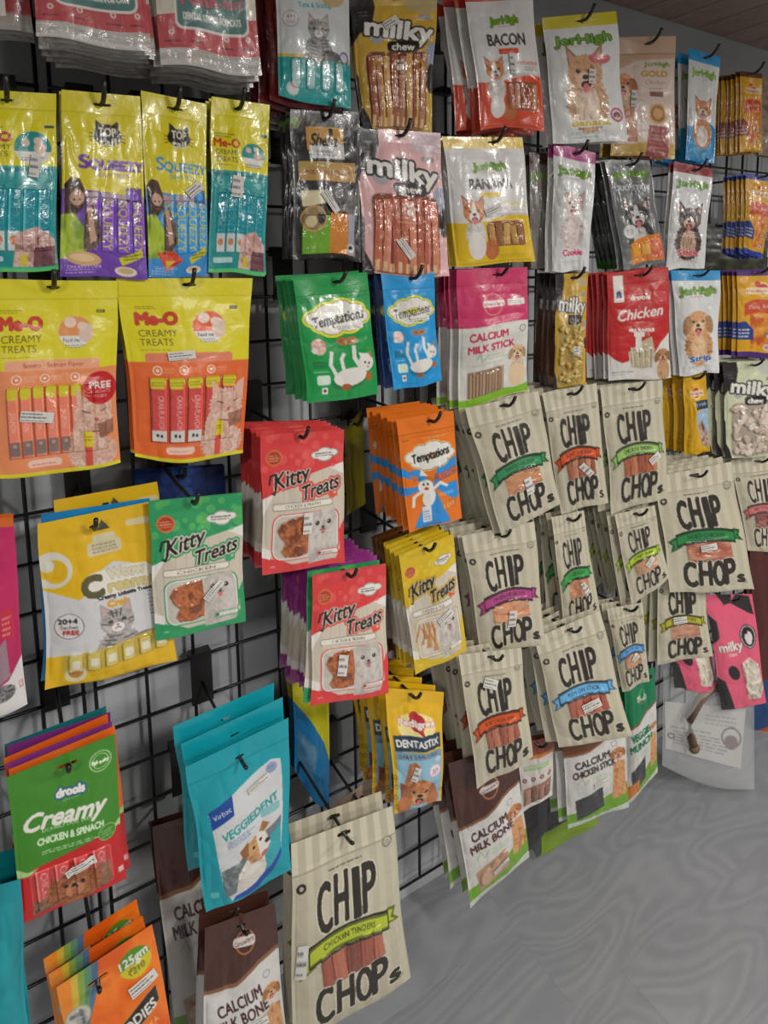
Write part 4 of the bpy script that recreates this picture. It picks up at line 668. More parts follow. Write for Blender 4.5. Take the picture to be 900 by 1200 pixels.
M_WALL.node_tree.links.new(_n.outputs['Fac'], _c.inputs[0]); M_WALL.node_tree.links.new(_c.outputs[0], _b.inputs['Base Color']); _b.inputs['Roughness'].default_value = .7
M_SUB = node_mat('dark_subfloor', (.09, .09, .10), .8); M_SUBC = node_mat('dark_ceiling_board', (.03, .022, .018), .8)
def structure(name, V, F, m):
    o = mesh_obj(name, V, F, m); o['kind'] = 'structure'; return o
structure('wall_back', *box((2.0, YWALL + .05, ZCEIL / 2), (8.0, .10, ZCEIL)), M_WALL)
floor = structure('floor', *box((2.0, -2.0, -.03), (8.0, 4.2, .05)), M_SUB)
ceil = structure('ceiling', *box((2.0, -2.0, ZCEIL + .035), (8.0, 4.2, .05)), M_SUBC)
def bev(sx, sy, sz, b):
    V = [(i * (sx / 2 - e), j * (sy / 2 - e), k) for k, e in ((-sz, 0), (-b, 0), (0, b)) for i, j in ((-1, -1), (1, -1), (1, 1), (-1, 1))]
    F = [(0, 3, 2, 1), (8, 9, 10, 11)] + [(r * 4 + i, r * 4 + (i + 1) % 4, (r + 1) * 4 + (i + 1) % 4, (r + 1) * 4 + i) for r in (0, 1) for i in range(4)]
    return V, F
V, F = bev(1.1999, .1799, .005, .0002); plank0 = mesh_obj('plank', V, F, M_FLOOR, floor); pm = plank0.data
first = True; rr = random.Random(2)
for r in range(14):
    off = rr.random() * 1.2
    for c in range(5):
        o = plank0 if first else link('plank', pm, floor); first = False
        o.location = (-.9 + c * 1.2 + off, YWALL - .09 - r * .18, 0)
V, F = bev(.1105, 3.6, .012, .003); F = [f[::-1] for f in F]; V = [(x, y, -z) for x, y, z in V]
cp0 = mesh_obj('ceiling_plank', V, F, M_CEIL, ceil); first = True
for k in range(46):
    o = cp0 if first else link('ceiling_plank', cp0.data, ceil); first = False
    o.location = (.06 + k * .115, YWALL - 1.8, ZCEIL - .002)

# ------------------------------------------------------------------ wire grid panels on the wall
ZB, CELL = 0.0727, 0.0762
def wire(name, a, b, r, par): 
    V, F = tube([a, b], r, 8); return mesh_obj(name, V, F, M_BLACK, par, True)
def panel(label, xs, z0=ZB, nz=25, rr_=.003):
    p = thing('wire_grid_panel', label, 'wire panel', (xs[0], 0, z0), 'black wire grid panels on the wall'); zt = z0 + CELL * (nz - 1)
    V, F = tube([(0, 0, 0), (0, 0, zt - z0)], rr_, 8); vm = None
    for x in xs:
        if vm is None: o = mesh_obj('vertical_wire', V, F, M_BLACK, p, True); vm = o.data
        else: o = link('vertical_wire', vm, p)
        o.location = (x - xs[0], 0, 0)
    V, F = tube([(-.003, 0, 0), (xs[-1] - xs[0] + .003, 0, 0)], rr_ * .92, 8); hm = None
    for k in range(nz):
        if hm is None: o = mesh_obj('horizontal_wire', V, F, M_BLACK, p, True); hm = o.data
        else: o = link('horizontal_wire', hm, p)
        o.location = (0, -.0055, k * CELL)
    for (i, k) in ((0, 2), (0, nz - 3), (len(xs) - 1, 2), (len(xs) - 1, nz - 3)):      # stand-off brackets that hold the panel off the wall
        mesh_obj('wall_bracket', *box((xs[i] - xs[0], .015, k * CELL + .012), (.016, .024, .012)), M_BLACK, p)
panel('black wire grid panel at the left edge, left of the double wire', [-.37, -.293, -.217, -.141, -.065, .0114, .0685])
panel('black wire grid panel in the lower left, its bare squares showing', [.0855 + .077 * k for k in range(10)])
panel('black wire grid panel behind the striped beige pouches', [.797 + .077 * k for k in range(10)])
panel('black wire grid panel at the right end, mostly covered by packets', [1.509 + .077 * k for k in range(14)])

# ------------------------------------------------------------------ pouch builder
RS = np.random.RandomState(11)
ORD = ['second', 'third', 'fourth', 'fifth', 'sixth', 'seventh', 'eighth', 'ninth', 'tenth', 'eleventh', 'twelfth']
def sheet_geom(quad, d, psi, tilt=0.0):
    q = np.array(quad, float); top = (q[0] + q[1]) / 2; P0 = hit(top[0], top[1], d); a = math.radians(psi)
    n = np.array([-math.sin(a), -math.cos(a), math.sin(math.radians(tilt))]); n /= np.linalg.norm(n)
    return [hit_plane(x, y, P0, n) for x, y in q], n
def build_parts(quad, d, design, kw, psi, nx, ny, mat, bulge, seed, parent_loc_fn, wav=1.0, belly=0.0, tilt=0.0, back=True, sticker=None, doy=False, backf=.22):
    C4, n = sheet_geom(quad, d, psi, tilt); TL, TR, BR, BL = C4
    w = np.linalg.norm(TR - TL + BR - BL) / 2; h = np.linalg.norm(BL - TL + BR - TR) / 2
    A = Art(nx, ny, h / w, seed); design(A, **kw); im, hm, sg = A.out()
    def surf(nx, ny, hm=None, side=1):
        u = np.linspace(0, 1, nx + 1)[None, :]; v = np.linspace(0, 1, ny + 1)[:, None]; hv = A.header / 100
        t = np.clip((v - hv) / (1 - hv), 0, 1); prof = np.clip(np.sin(np.pi * np.clip(t * 1.0, 0, 1) ** (1.25 if not doy else 1.7)), 0, 1) ** .7
        B = bulge * prof * np.clip(np.sin(np.pi * np.clip((u - .03) / .94, 0, 1)), 0, 1) ** .55
        ny1, nx1 = ny + 1, nx + 1
        wr = np.abs(vnoise(ny1, nx1, 7, 5, seed) - .5) * 2 + .6 * np.abs(vnoise(ny1, nx1, 13, 9, seed + 1) - .5)
        diag = np.abs(vnoise(ny1, nx1, 4, 8, seed + 5) - .5) * 2
        env = np.clip(u / .05, 0, 1) * np.clip((1 - u) / .05, 0, 1)
        env2 = np.clip((v - hv) / .08, 0, 1) * np.clip((1 - v) / .04, 0, 1)
        edge = np.exp(-((v - hv) / .12) ** 2) + np.exp(-((1 - v) / .10) ** 2)
        B = B + env * env2 * wav * (.0018 * (wr - .6) + .0022 * edge * (diag - .4))
        if hm is not None: B = B + np.asarray(hm) * env2 * env * .8
        B = np.maximum(B, 0) + .0004
        ben = .006 * wav * (vnoise(ny1, nx1, 2, 1, seed + 9) - .5) * np.clip(v * 3, 0, 1) + .0015 * wav * np.sin(u * 9 + seed) * np.clip((v - .02) * 8, 0, 1)
        uu = u + wav * .010 * np.sin(v * (5 + seed % 5) + seed) * np.clip(v * 4, 0, 1) - .022 * wav * (u - .5) * np.sin(np.pi * np.clip((v - hv) / (1 - hv), 0, 1))
        vv = v + belly * np.sin(np.pi * u) * np.clip((v - .85) / .15, 0, 1) + .006 * wav * np.sin(u * 7 + seed * 1.7) * (v > .5) * v
        P = (TL * ((1 - uu) * (1 - vv))[..., None] + TR * (uu * (1 - vv))[..., None] + BR * (uu * vv)[..., None] + BL * ((1 - uu) * vv)[..., None])
        return P + n * (ben + side * B)[..., None]
    P = surf(nx, ny, hm); Hc = A.hole or (50, 5, 12, 2)
    iu, iv = int(round(Hc[0] / 100 * nx)), int(round(Hc[1] / 100 * ny)); H = P[iv, iu].copy()
    root = parent_loc_fn(H); O = np.array(root.location)
    cu = (np.arange(nx) + .5) / nx * 100; cv = (np.arange(ny) + .5) / ny * 100
    CU, CV = np.meshgrid(cu, cv)
    hole = (np.abs((CU - Hc[0]) / (Hc[2] / 2)) ** 3 + np.abs((CV - Hc[1]) / (Hc[3] / 2)) ** 3) < 1
    ok = ~hole; hd = CV < A.header; bs = (CV > 97.2) & ~hd; wi = (sg == 1) & ~hd & ~bs; pc = (sg >= 10) & ~hd & ~bs; bd = ~hd & ~bs & ~wi & ~pc
    link('header', grid_mesh('header', P - O, im, hd & ok, mat, False), root)
    link('printed_body', grid_mesh('printed_body', P - O, im, bd & ok, mat), root)
    pcs = {}
    for code, nm in A.names.items():
        m_ = (sg == code) & pc; todo = set(map(tuple, np.argwhere(m_))); best = []
        while todo:
            st = [todo.pop()]; comp = []
            while st:
                a_, b_ = st.pop(); comp.append((a_, b_))
                for q_ in ((a_ + 1, b_), (a_ - 1, b_), (a_, b_ + 1), (a_, b_ - 1)):
                    if q_ in todo: todo.remove(q_); st.append(q_)
            if len(comp) > len(best): best, comp = comp, best
            for q_ in comp: wi[q_] = True
        if len(best) > 8: pcs[code] = best
        else:
            for q_ in best: wi[q_] = True
    wo = link('window', grid_mesh('window', P - O, im, wi, M_CLEAR), root) if wi.sum() > 12 else root
    for code, nm in A.names.items():
        if code in pcs:
            m_ = np.zeros_like(pc); m_[tuple(np.array(pcs[code]).T)] = True; link(nm, grid_mesh(nm, P - O, im, m_, M_CLEAR), wo)
    link('bottom_seal', grid_mesh('bottom_seal', P - O, im, bs, mat if mat is M_MATTE else M_FOIL), root)
    if back:
        bx, by = 16, 36; PB = surf(bx, by, None, -backf); ci = np.linspace(0, ny, by + 1).astype(int); cj = np.linspace(0, nx, bx + 1).astype(int)
        avg = im[:, :, :].mean((0, 1)); CB = im[ci][:, cj] * .35 + avg * .65
        cu2 = (np.arange(bx) + .5) / bx * 100; cv2 = (np.arange(by) + .5) / by * 100; U2, V2 = np.meshgrid(cu2, cv2)
        kb = ~((np.abs(U2 - Hc[0]) < Hc[2] / 2) & (np.abs(V2 - Hc[1]) < max(Hc[3] / 2, 1.5)))
        link('back_panel', grid_mesh('back_panel', PB - O, CB, kb, mat, True), root)
    if sticker:
        sx, sy, sw, sh, rot = sticker; sh *= .8 * h / w; S = Art(26, 14, sh / sw, seed); S.fill((214, 210, 204)); S.fine(6, 12, 70, 30, 1, (60, 60, 60), .8); S.fine(6, 40, 94, 62, 1, (50, 50, 50), .95); S.fine(6, 72, 80, 86, 1, (80, 80, 80), .8)
        si, _, _ = S.out(); g = np.linspace(-.5, .5, 27)[None, :]; k = np.linspace(-.5, .5, 15)[:, None]; c, s_ = math.cos(math.radians(rot)), math.sin(math.radians(rot))
        X = sx / 100 * w + (g * c - k * (sh / sw) * s_) * sw / 100 * w; Y = sy / 100 * h + (g * s_ + k * (sh / sw) * c) * sw / 100 * w
        fu = np.clip(X / w * nx, 0, nx - .001); fv = np.clip(Y / h * ny, 0, ny - .001); a0, b0 = fv.astype(int), fu.astype(int); ta, tb = (fv - a0)[..., None], (fu - b0)[..., None]
        Q = (P[a0, b0] * (1 - tb) + P[a0, b0 + 1] * tb) * (1 - ta) + (P[a0 + 1, b0] * (1 - tb) + P[a0 + 1, b0 + 1] * tb) * ta
        Q = Q + n * .0016
        # flatten the sticker a little: paper is stiffer than film
        Q = Q * .35 + (Q[0, 0] * ((.5 - g) * (.5 - k))[..., None] + Q[0, -1] * ((.5 + g) * (.5 - k))[..., None] + Q[-1, 0] * ((.5 - g) * (.5 + k))[..., None] + Q[-1, -1] * ((.5 + g) * (.5 + k))[..., None]) * .65 + n * .0014
        o = link('price_sticker', grid_mesh('price_sticker', Q - O, si, np.ones((14, 26), bool), M_CARD), root)
    return root, H, n
def copy_tree(o, jit=None):
    c = o.copy(); COL.objects.link(c)
    for ch in list(o.children):
        d = ch.copy(); COL.objects.link(d); d.parent = c
        for g in list(ch.children):
            e = g.copy(); COL.objects.link(e); e.parent = d
    return c
N_ALL = 0
def hook(H, desc, dfront, up=.02, dx=0.0):
    x, y, z = H; t = thing('display_hook', 'black hook holding ' + desc, 'hook', (x, -.008, z), 'black hooks on the wire grid')
    def loc(p): return (p[0] - x, p[1] + .008, p[2] - z)
    k = math.ceil((z - ZB) / CELL) ; zt = ZB + k * CELL + .006
    if zt - z < .02: zt += CELL
    if zt > 1.93: zt = 1.93
    hh = .088; zc = zt - hh / 2
    parts = [box(loc((x, -.0125, zc)), (.036, .003, hh)), box(loc((x, -.004, zt + .001)), (.036, .02, .003)), box(loc((x, .0045, zt - .006)), (.036, .002, .014)), box(loc((x, -.0115, zc - hh / 2 + .006)), (.036, .006, .012))]
    mesh_obj('bracket', *join(parts), M_HOOK, t)
    ye = y - .012
    V, F = tube([loc((x, -.012, z)), loc((x, (ye) / 2, z)), loc((x, ye, z))], .0027, 8); mesh_obj('arm', V, F, M_HOOK, t, True)
    V, F = tube([loc((x, ye + .001, z)), loc((x + dx * .3, ye - .006, z + up * .18)), loc((x + dx * .6, ye - .013, z + up * .5)), loc((x + dx, ye - .019, z + up))], .0029, 8); mesh_obj('upturned_tip', V, F, M_HOOK, t, True)
def pouch(label, quad, d, design, kw=None, m='G', bulge=9, n=0, sp=.013, psi=None, name='treat_pouch', cat='pouch', desc=None, behind=(), group=None, sticker=None, wav=1.0, belly=0.0, res=1.0, hk=True, jit=1.0, drift=(0, 0), tilt=0.0, doy=False, back=True, up=.02, place='behind it on its hook'):
    """front pouch from its corner pixels on a plane d metres before the grid, plus the ones hanging behind it on the same hook"""
    global N_ALL
    seed = int(RS.randint(1, 900)); xs = [p[0] for p in quad]; ys = [p[1] for p in quad]; cxm = sum(xs) / 4
    if psi is None: psi = min(28, max(0, (cxm - 230) * .055))
    wpx = (abs(quad[1][0] - quad[0][0]) + abs(quad[2][0] - quad[3][0])) / 2; hpx = (abs(quad[3][1] - quad[0][1]) + abs(quad[2][1] - quad[1][1])) / 2
    nx = max(14, int(wpx * 1.08 * res)); ny = max(24, int(hpx * 1.0 * res)); mat = {'G': M_GLOSS, 'M': M_MATTE}[m]
    grp = group or ('pouches hanging on the hook of the ' + (desc or label))
    def mk(lab, off=(0, 0, 0)):
        def f(H):
            return thing(name, lab, cat, tuple(H), grp if (n or behind or group) else None)
        return f
    root, H, nn = build_parts(quad, d, design, kw or {}, psi, nx, ny, mat, bulge / 1000, seed, mk(label), wav, belly, tilt, back, sticker, doy); N_ALL += 1
    desc = desc or label
    if hk: hook(H, desc, d, up)
    rj = random.Random(seed); k = 0; last = 0
    for i in range(n):
        c = copy_tree(root); last += 1
        for ch in list(c.children):
            if ch.name.startswith('price_sticker') : bpy.data.objects.remove(ch)
        c.location = (H[0] + rj.uniform(-.003, .003) * jit + drift[0] * last, H[1] + sp * last, H[2] + rj.uniform(-.002, .002) * jit + drift[1] * last)
        c.rotation_euler = (rj.uniform(-.012, .012) * jit, rj.uniform(-.03, .03) * jit, rj.uniform(-.05, .05) * jit)
        c['label'] = fit_label(desc, ORD[last - 1] + ' from the front on the hook of the '); N_ALL += 1
    for (bd, bl, bdes, bkw, cnt) in behind:
        rb, Hb, _ = build_parts(quad, d, bdes, bkw or {}, psi, max(12, int(nx * .6)), max(20, int(ny * .6)), mat, bulge / 1000, seed + 3, mk(bl), wav, belly, tilt, back, None, doy)
        for i in range(cnt):
            last += 1; c = rb if i == 0 else copy_tree(rb); N_ALL += 1
            c.location = (H[0] + rj.uniform(-.003, .003) * jit + drift[0] * last, H[1] + sp * last, H[2] + rj.uniform(-.002, .002) * jit + drift[1] * last)
            c.rotation_euler = (rj.uniform(-.012, .012) * jit, rj.uniform(-.03, .03) * jit, rj.uniform(-.05, .05) * jit)
            c['label'] = bl + ', ' + ORD[last - 1] + ' from the front on its hook'
    return root, H
def fit_label(desc, pre):
    w = (pre + desc).split(); return ' '.join(w[:16])

# ------------------------------------------------------------------ the display, hook by hook (corner pixels TL, TR, BR, BL in the 900x1200 frame)
P = pouch
# top row
P('white cat dental stick pouch with pink strip, front of the top left stack', [(14, -205), (146, -218), (177, 63), (42, 43)], .20, d_purr, {}, n=8, sp=.014, desc='top left dental stick pouch', psi=4, bulge=5, wav=1.3, drift=(.003, 0), res=.9)
P('second white dental stick pouch, half hidden at the top left edge', [(-108, -220), (12, -228), (40, 40), (-72, 26)], .165, d_purr, {}, n=3, sp=.014, desc='half hidden top left dental pouch', psi=0, bulge=5, res=.5, sticker=None)
P('orange and white pouch at the very top left corner', [(-100, -190), (-8, -190), (8, 20), (-80, 22)], .21, d_plain, {'c': (214, 120, 40), 'low': (206, 200, 190), 'dlow': 92}, psi=0, bulge=4, res=.4, name='treat_pouch', desc='orange and white corner pouch')
P('white cat dental stick pouch left of the red packets, pink strip', [(170, -190), (288, -200), (307, 89), (188, 75)], .20, d_purr, {}, n=7, sp=.014, desc='dental stick pouch left of red packets', psi=6, bulge=5, wav=1.3, drift=(.002, 0), sticker=(52, 56, 24, 8, 5))
P('white and teal pouch with grey tabby cat beside the gold pouch', [(318, -62), (407, -66), (412, 127), (327, 112)], .20, d_teal_cat, {}, n=0, bulge=10, behind=[(0, 'dark red pouch behind the teal cat pouch', d_plain, {'c': (120, 20, 22)}, 3), (0, 'pale pouch behind the dark red pouches', d_plain, {'c': (170, 160, 150)}, 2)], sp=.022, desc='white and teal tabby cat pouch', belly=.02, drift=(-.004, -.003))
P('gold chew stick pouch with bold white lettering above the pink one', [(408, -6), (512, -10), (505, 154), (424, 149)], .205, d_milky, {'c': (206, 166, 60), 'food': ((170, 104, 74), (186, 130, 100), (206, 160, 100)), 'line': (214, 170, 60)}, bulge=11, desc='gold chew stick pouch', n=1, wav=1.2, sticker=(44, 22, 20, 8, -30))
P('orange and white bacon pouch with corgi at the top', [(543, -12), (623, -16), (639, 154), (564, 152)], .215, d_jer_bag, {'c': (214, 74, 40), 'name': 'BACON', 'hdr': (196, 62, 40)}, bulge=11, n=3, sp=.022, desc='bacon pouch with corgi', drift=(-.004, 0), jit=1.6, belly=-.02, sticker=(54, 54, 8, 18, 2))
P('white pouch with long haired terrier and yellow header', [(635, 21), (722, 13), (734, 166), (648, 168)], .215, d_jer_dog, {'bow_': True}, bulge=8, n=1, desc='white terrier pouch with yellow header', sticker=(59, 49, 10, 15, 8), sp=.03)
P('tan gold pouch with golden retriever behind the terrier pouch', [(718, 44), (792, 42), (790, 186), (714, 182)], .19, d_jer_gold, {}, bulge=9, n=1, sp=.03, desc='tan retriever pouch', sticker=(33, 52, 9, 18, 5))
P('blue and white milk packet with corgi, top right', [(807, 56), (844, 67), (837, 192), (802, 188)], .19, d_jer_dog, {'hdr': (44, 150, 206), 'fur': (206, 130, 70), 'word': '', 'title': None, 'lower': (44, 150, 206), 'muz': (226, 220, 214), 'r': 28, 'cy': 52}, bulge=7, n=3, sp=.028, desc='blue and white corgi packet', name='treat_packet', cat='packet', jit=1.5)
P('yellow packet with brown header, front of the top right stack', [(867, 83), (893, 86), (893, 178), (867, 178)], .17, d_pedi, {}, bulge=5, n=6, sp=.011, desc='top right yellow and brown packet', name='treat_packet', cat='packet', jit=.8, res=1.2)
P('beige pouch at the right edge beside the yellow brown packets', [(888, 88), (925, 92), (925, 186), (888, 182)], .12, d_plain, {'c': (150, 132, 110), 'dots': (110, 80, 60)}, bulge=9, n=1, desc='beige pouch at the right edge', res=.5)
# second row
P('teal and yellow cat stick pouch cut by the left edge, top', [(-40, 104), (66, 110), (68, 316), (-42, 322)], .20, d_meo, {'variant': 'teal'}, bulge=8, n=2, desc='teal cat stick pouch at left edge', sticker=(74, 41, 12, 16, 8), psi=0)
P('purple and yellow squeezy treat pouch with black cat badge', [(72, 105), (164, 113), (174, 327), (71, 323)], .205, d_squeezy, {}, bulge=8, n=1, desc='purple and yellow squeezy pouch', psi=0)
P('blue and yellow squeezy treat pouch next to the purple one', [(165, 106), (242, 122), (244, 324), (174, 326)], .20, d_squeezy, {'c': (56, 140, 206), 'hole': 50}, bulge=8, n=1, desc='blue and yellow squeezy pouch', psi=2, sticker=(78, 50, 32, 7, -42))
P('narrow teal and yellow cat stick pouch right of blue squeezy', [(248, 113), (316, 123), (311, 323), (244, 318)], .205, d_meo, {'variant': 'teal'}, bulge=8, n=2, sp=.014, desc='narrow teal cat stick pouch', psi=6, sticker=(43, 50, 19, 16, 5))
P('black clear pouch with gold label and price sticker', [(340, 128), (421, 131), (424, 306), (344, 303)], .185, d_sheba, {}, bulge=8, n=2, sp=.018, desc='black pouch with gold label', sticker=(52, 61, 36, 7, 52), wav=1.3)
P('pink chew stick pouch with bold white lettering', [(414, 148), (516, 156), (528, 325), (426, 321)], .205, d_milky, {}, bulge=11, desc='pink chew stick pouch', n=2, sticker=(47, 81, 24, 7, 50), wav=1.3)
P('yellow and white banana pouch with corgi', [(518, 160), (612, 161), (627, 306), (534, 313)], .205, d_jer_bag, {'c': (222, 186, 22), 'name': 'BANANA'}, bulge=11, n=2, sp=.016, desc='banana pouch with corgi', sticker=(52, 57, 22, 7, -20))
P('grey pouch with brown header behind the pink header packet', [(620, 178), (650, 181), (652, 316), (621, 314)], .15, d_jer_dog, {'hdr': (84, 56, 40), 'base': (140, 134, 126), 'word': '', 'flat': True}, bulge=7, n=2, desc='grey pouch with brown header', name='treat_packet', cat='packet')
P('white packet with bull terrier and magenta header', [(649, 167), (698, 179), (689, 318), (646, 318)], .205, d_jer_dog, {'hdr': (176, 60, 130), 'fur': (214, 200, 194), 'muz': (222, 206, 200), 'word': 'Cookie', 'wc': (206, 60, 110), 'long': True, 'r': 27}, bulge=7, n=1, desc='white bull terrier packet', name='treat_packet', cat='packet', wav=1.6)
P('grey packet with black and white dog and orange sticks', [(708, 187), (761, 188), (780, 307), (729, 316)], .20, d_jer_dog, {'hdr': (116, 118, 116), 'base': (112, 114, 112), 'fur': (50, 48, 48), 'muz': (206, 202, 198), 'word': '', 'title': 'DUO STICK', 'blaze': (214, 210, 206), 'win': True, 'long': True, 'r': 28, 'cy': 52, 'top': 4}, bulge=8, n=1, sp=.014, desc='grey packet with orange sticks', name='treat_packet', cat='packet', wav=1.5, behind=[(0, 'dark packet behind the grey stick packet', d_plain, {'c': (44, 48, 44), 'low': (60, 110, 40)}, 4)])
P('white packet with dark long haired dog and red header', [(790, 189), (835, 198), (825, 314), (779, 316)], .20, d_jer_dog, {'hdr': (150, 40, 44), 'fur': (84, 62, 54), 'muz': (206, 170, 140), 'word': 'Stick', 'wc': (200, 50, 70), 'long': True, 'r': 30, 'cy': 52, 'ears': 'up', 'top': 9}, bulge=7, n=1, desc='white packet with dark long haired dog', name='treat_packet', cat='packet', wav=1.3)
P('yellow packet with blue header, front of the right edge stack', [(874, 203), (908, 207), (893, 304), (872, 296)], .19, d_pedi, {'hdr': (40, 66, 150), 'low': (30, 60, 160)}, bulge=5, n=5, sp=.011, desc='yellow packet with blue header', name='treat_packet', cat='packet', jit=.9, res=1.2)
P('olive dotted pouch behind the bottoms of the blue header packets', [(784, 262), (900, 262), (900, 322), (784, 322)], .05, d_plain, {'c': (66, 66, 40), 'dots': (34, 34, 24)}, bulge=5, desc='olive dotted pouch', res=.6)
P('pale packet at the right edge beside the blue header packets', [(893, 236), (930, 240), (930, 304), (890, 300)], .12, d_plain, {'c': (190, 184, 178)}, bulge=6, desc='pale packet at the right edge', res=.5, name='treat_packet', cat='packet')
# third row
P('large yellow and salmon cat stick bag with red FREE circle', [(-24, 328), (137, 329), (140, 541), (-12, 559)], .20, d_meo, {'variant': 'salmon'}, bulge=11, n=1, sp=.02, desc='salmon cat stick bag with FREE circle', psi=0, name='treat_bag', cat='bag', belly=.03, doy=True, sticker=(36, 70, 25, 7, 10))
P('large yellow and orange cat stick bag with crab flavour sachets', [(136, 326), (296, 326), (285, 530), (160, 536)], .20, d_meo, {'variant': 'crab'}, bulge=11, n=1, sp=.022, desc='crab cat stick bag', psi=3, name='treat_bag', cat='bag', belly=.04, doy=True, sticker=(42, 42.4, 22, 6, -5))
P('green cat treat pouch with rolling white cat and cloud logo', [(343, 326), (430, 319), (444, 463), (359, 473)], .215, d_tempt, {}, bulge=9, n=5, sp=.013, desc='green cloud logo cat pouch', wav=1.2, up=.015)
P('blue cat treat pouch with rolling white cat and cloud logo', [(446, 320), (508, 318), (518, 447), (460, 458)], .21, d_tempt, {'c': (26, 150, 214)}, bulge=8, n=0, sp=.016, desc='blue cloud logo cat pouch', wav=1.2, behind=[(0, 'dark blue pouch behind the blue cloud logo pouch', d_tempt, {'c': (24, 60, 120)}, 3)])
P('pink and white calcium milk stick pouch with puppy', [(535, 315), (618, 313), (618, 457), (538, 481)], .20, d_calc_pink, {}, bulge=9, n=3, sp=.016, desc='pink calcium milk stick pouch', drift=(-.002, 0))
P('clear and gold pouch of pale yellow nuggets', [(651, 321), (689, 320), (686, 450), (648, 455)], .20, d_milky, {'c': (206, 164, 50), 'kind': 'bites', 'food': ((214, 180, 96), (224, 196, 120), (206, 168, 80))}, bulge=9, n=0, desc='gold pouch of yellow nuggets', wav=1.3, behind=[(0, 'brown chew pouch behind the yellow nuggets', d_milky, {'c': (96, 66, 50), 'food': ((120, 76, 56), (96, 60, 44))}, 3)], sp=.016, sticker=(62, 68, 20, 10, 6))
P('red chicken treat pouch with white script and white wave', [(711, 320), (783, 313), (785, 443), (712, 446)], .21, d_chicken, {}, bulge=8, n=4, sp=.013, desc='red chicken pouch with white script')
P('white packet with golden retriever and blue header', [(786, 317), (844, 317), (841, 436), (797, 441)], .205, d_jer_dog, {'hdr': (40, 150, 210), 'fur': (214, 160, 110), 'muz': (226, 190, 150), 'word': 'Strip', 'wc': (40, 90, 170), 'ears': 'flop', 'r': 30, 'cy': 50}, bulge=8, n=2, desc='white retriever packet with blue header', name='treat_packet', cat='packet', wav=1.3)
P('yellow packet with purple header at the right edge', [(863, 317), (912, 316), (908, 420), (864, 418)], .20, d_pedi, {'hdr': (84, 44, 120), 'low': (80, 40, 120), 'spot': (70, 34, 110)}, bulge=5, n=4, sp=.012, desc='yellow packet with purple header', name='treat_packet', cat='packet', jit=.8)
P('narrow yellow dental stick packet below the blue header packet', [(801, 441), (827, 437), (831, 529), (803, 534)], .195, d_denta, {'narrow': True}, bulge=7, n=2, sp=.03, desc='narrow yellow dental stick packet', name='treat_packet', cat='packet', wav=1.5, res=1.15)
P('clear pouch of white marshmallow chews at the right edge', [(846, 425), (912, 422), (908, 533), (850, 538)], .20, d_milky, {'c': (206, 210, 176), 'kind': 'bites', 'food': ((206, 190, 170), (220, 206, 190), (196, 176, 156))}, bulge=10, n=3, sp=.022, desc='clear pouch of white chews', drift=(-.004, 0), wav=1.2)
# left columns, lower
P('magenta pouch with orange top cut by the left edge', [(-100, 612), (15, 606), (32, 822), (-84, 884)], .20, d_magenta, {}, bulge=9, n=1, desc='magenta pouch at the left edge', psi=0)
P('yellow and white creamy treat bag with tabby cat', [(44, 614), (174, 588), (208, 774), (53, 812)], .195, d_meow, {}, bulge=12, n=0, desc='yellow creamy bag with tabby cat', name='treat_bag', cat='bag', psi=2, doy=True, sp=.022, wav=1.3, behind=[(0, 'blue creamy treat bag behind the yellow tabby bag', d_plain, {'c': (30, 130, 190)}, 1), (0, 'rear yellow creamy bag behind the blue bag', d_meow, {}, 1)], drift=(.011, .006), jit=1.5)
P('green cat jerky pouch with pale cat, left of the red ones', [(174, 587), (283, 577), (287, 728), (181, 751)], .215, d_kitty, {'c': (44, 150, 92), 'dots': (100, 186, 96), 'name': 'CHICKEN', 'icon': (60, 160, 110)}, m='G', bulge=6, n=0, desc='green cat jerky pouch', psi=4, sticker=(65, 69, 27, 7, -42), wav=.8)
P('dark blue dotted pouch hanging behind the green jerky pouch', [(157, 556), (263, 545), (268, 690), (166, 705)], .04, d_plain, {'c': (24, 50, 110), 'dots': (40, 84, 150)}, bulge=5, desc='dark blue dotted pouch', n=1, psi=0, res=.7, wav=.6)
P('upper red cat jerky pouch with pale cat, front of its stack', [(305, 509), (403, 503), (404, 658), (308, 675)], .215, d_kitty, {'name': 'CHICKEN & PRAWN'}, bulge=6, n=7, sp=.012, desc='upper red cat jerky pouch', sticker=(52, 65, 11, 19, 3), wav=.8)
P('orange cat treat pouch with cloud logo and blue rays', [(464, 492), (531, 481), (542, 608), (479, 624)], .215, d_tempt, {'c': (228, 116, 24), 'orange': True}, bulge=7, n=7, sp=.0135, desc='orange cloud logo cat pouch', wav=.9)
P('yellow green pouch on the wall left of the orange stack', [(404, 505), (424, 478), (428, 590), (406, 604)], .03, d_plain, {'c': (150, 140, 30)}, bulge=5, desc='yellow green pouch by the orange stack', psi=0, res=.7)
P('lower red cat jerky pouch with pale cat', [(366, 674), (452, 660), (455, 812), (364, 828)], .215, d_kitty, {'name': 'CHICKEN & PRAWN'}, bulge=6, n=0, sp=.0145, desc='lower red cat jerky pouch', sticker=(38, 70, 12, 20, 8), wav=.8, behind=[(0, 'green cat jerky pouch behind the lower red one', d_kitty, {'c': (44, 150, 92), 'dots': (100, 186, 96)}, 1), (0, 'purple cat jerky pouch behind the lower red one', d_kitty, {'c': (150, 50, 130), 'dots': (170, 80, 150)}, 7), (0, 'rear green jerky pouch behind the purple ones', d_kitty, {'c': (44, 150, 92)}, 1)])
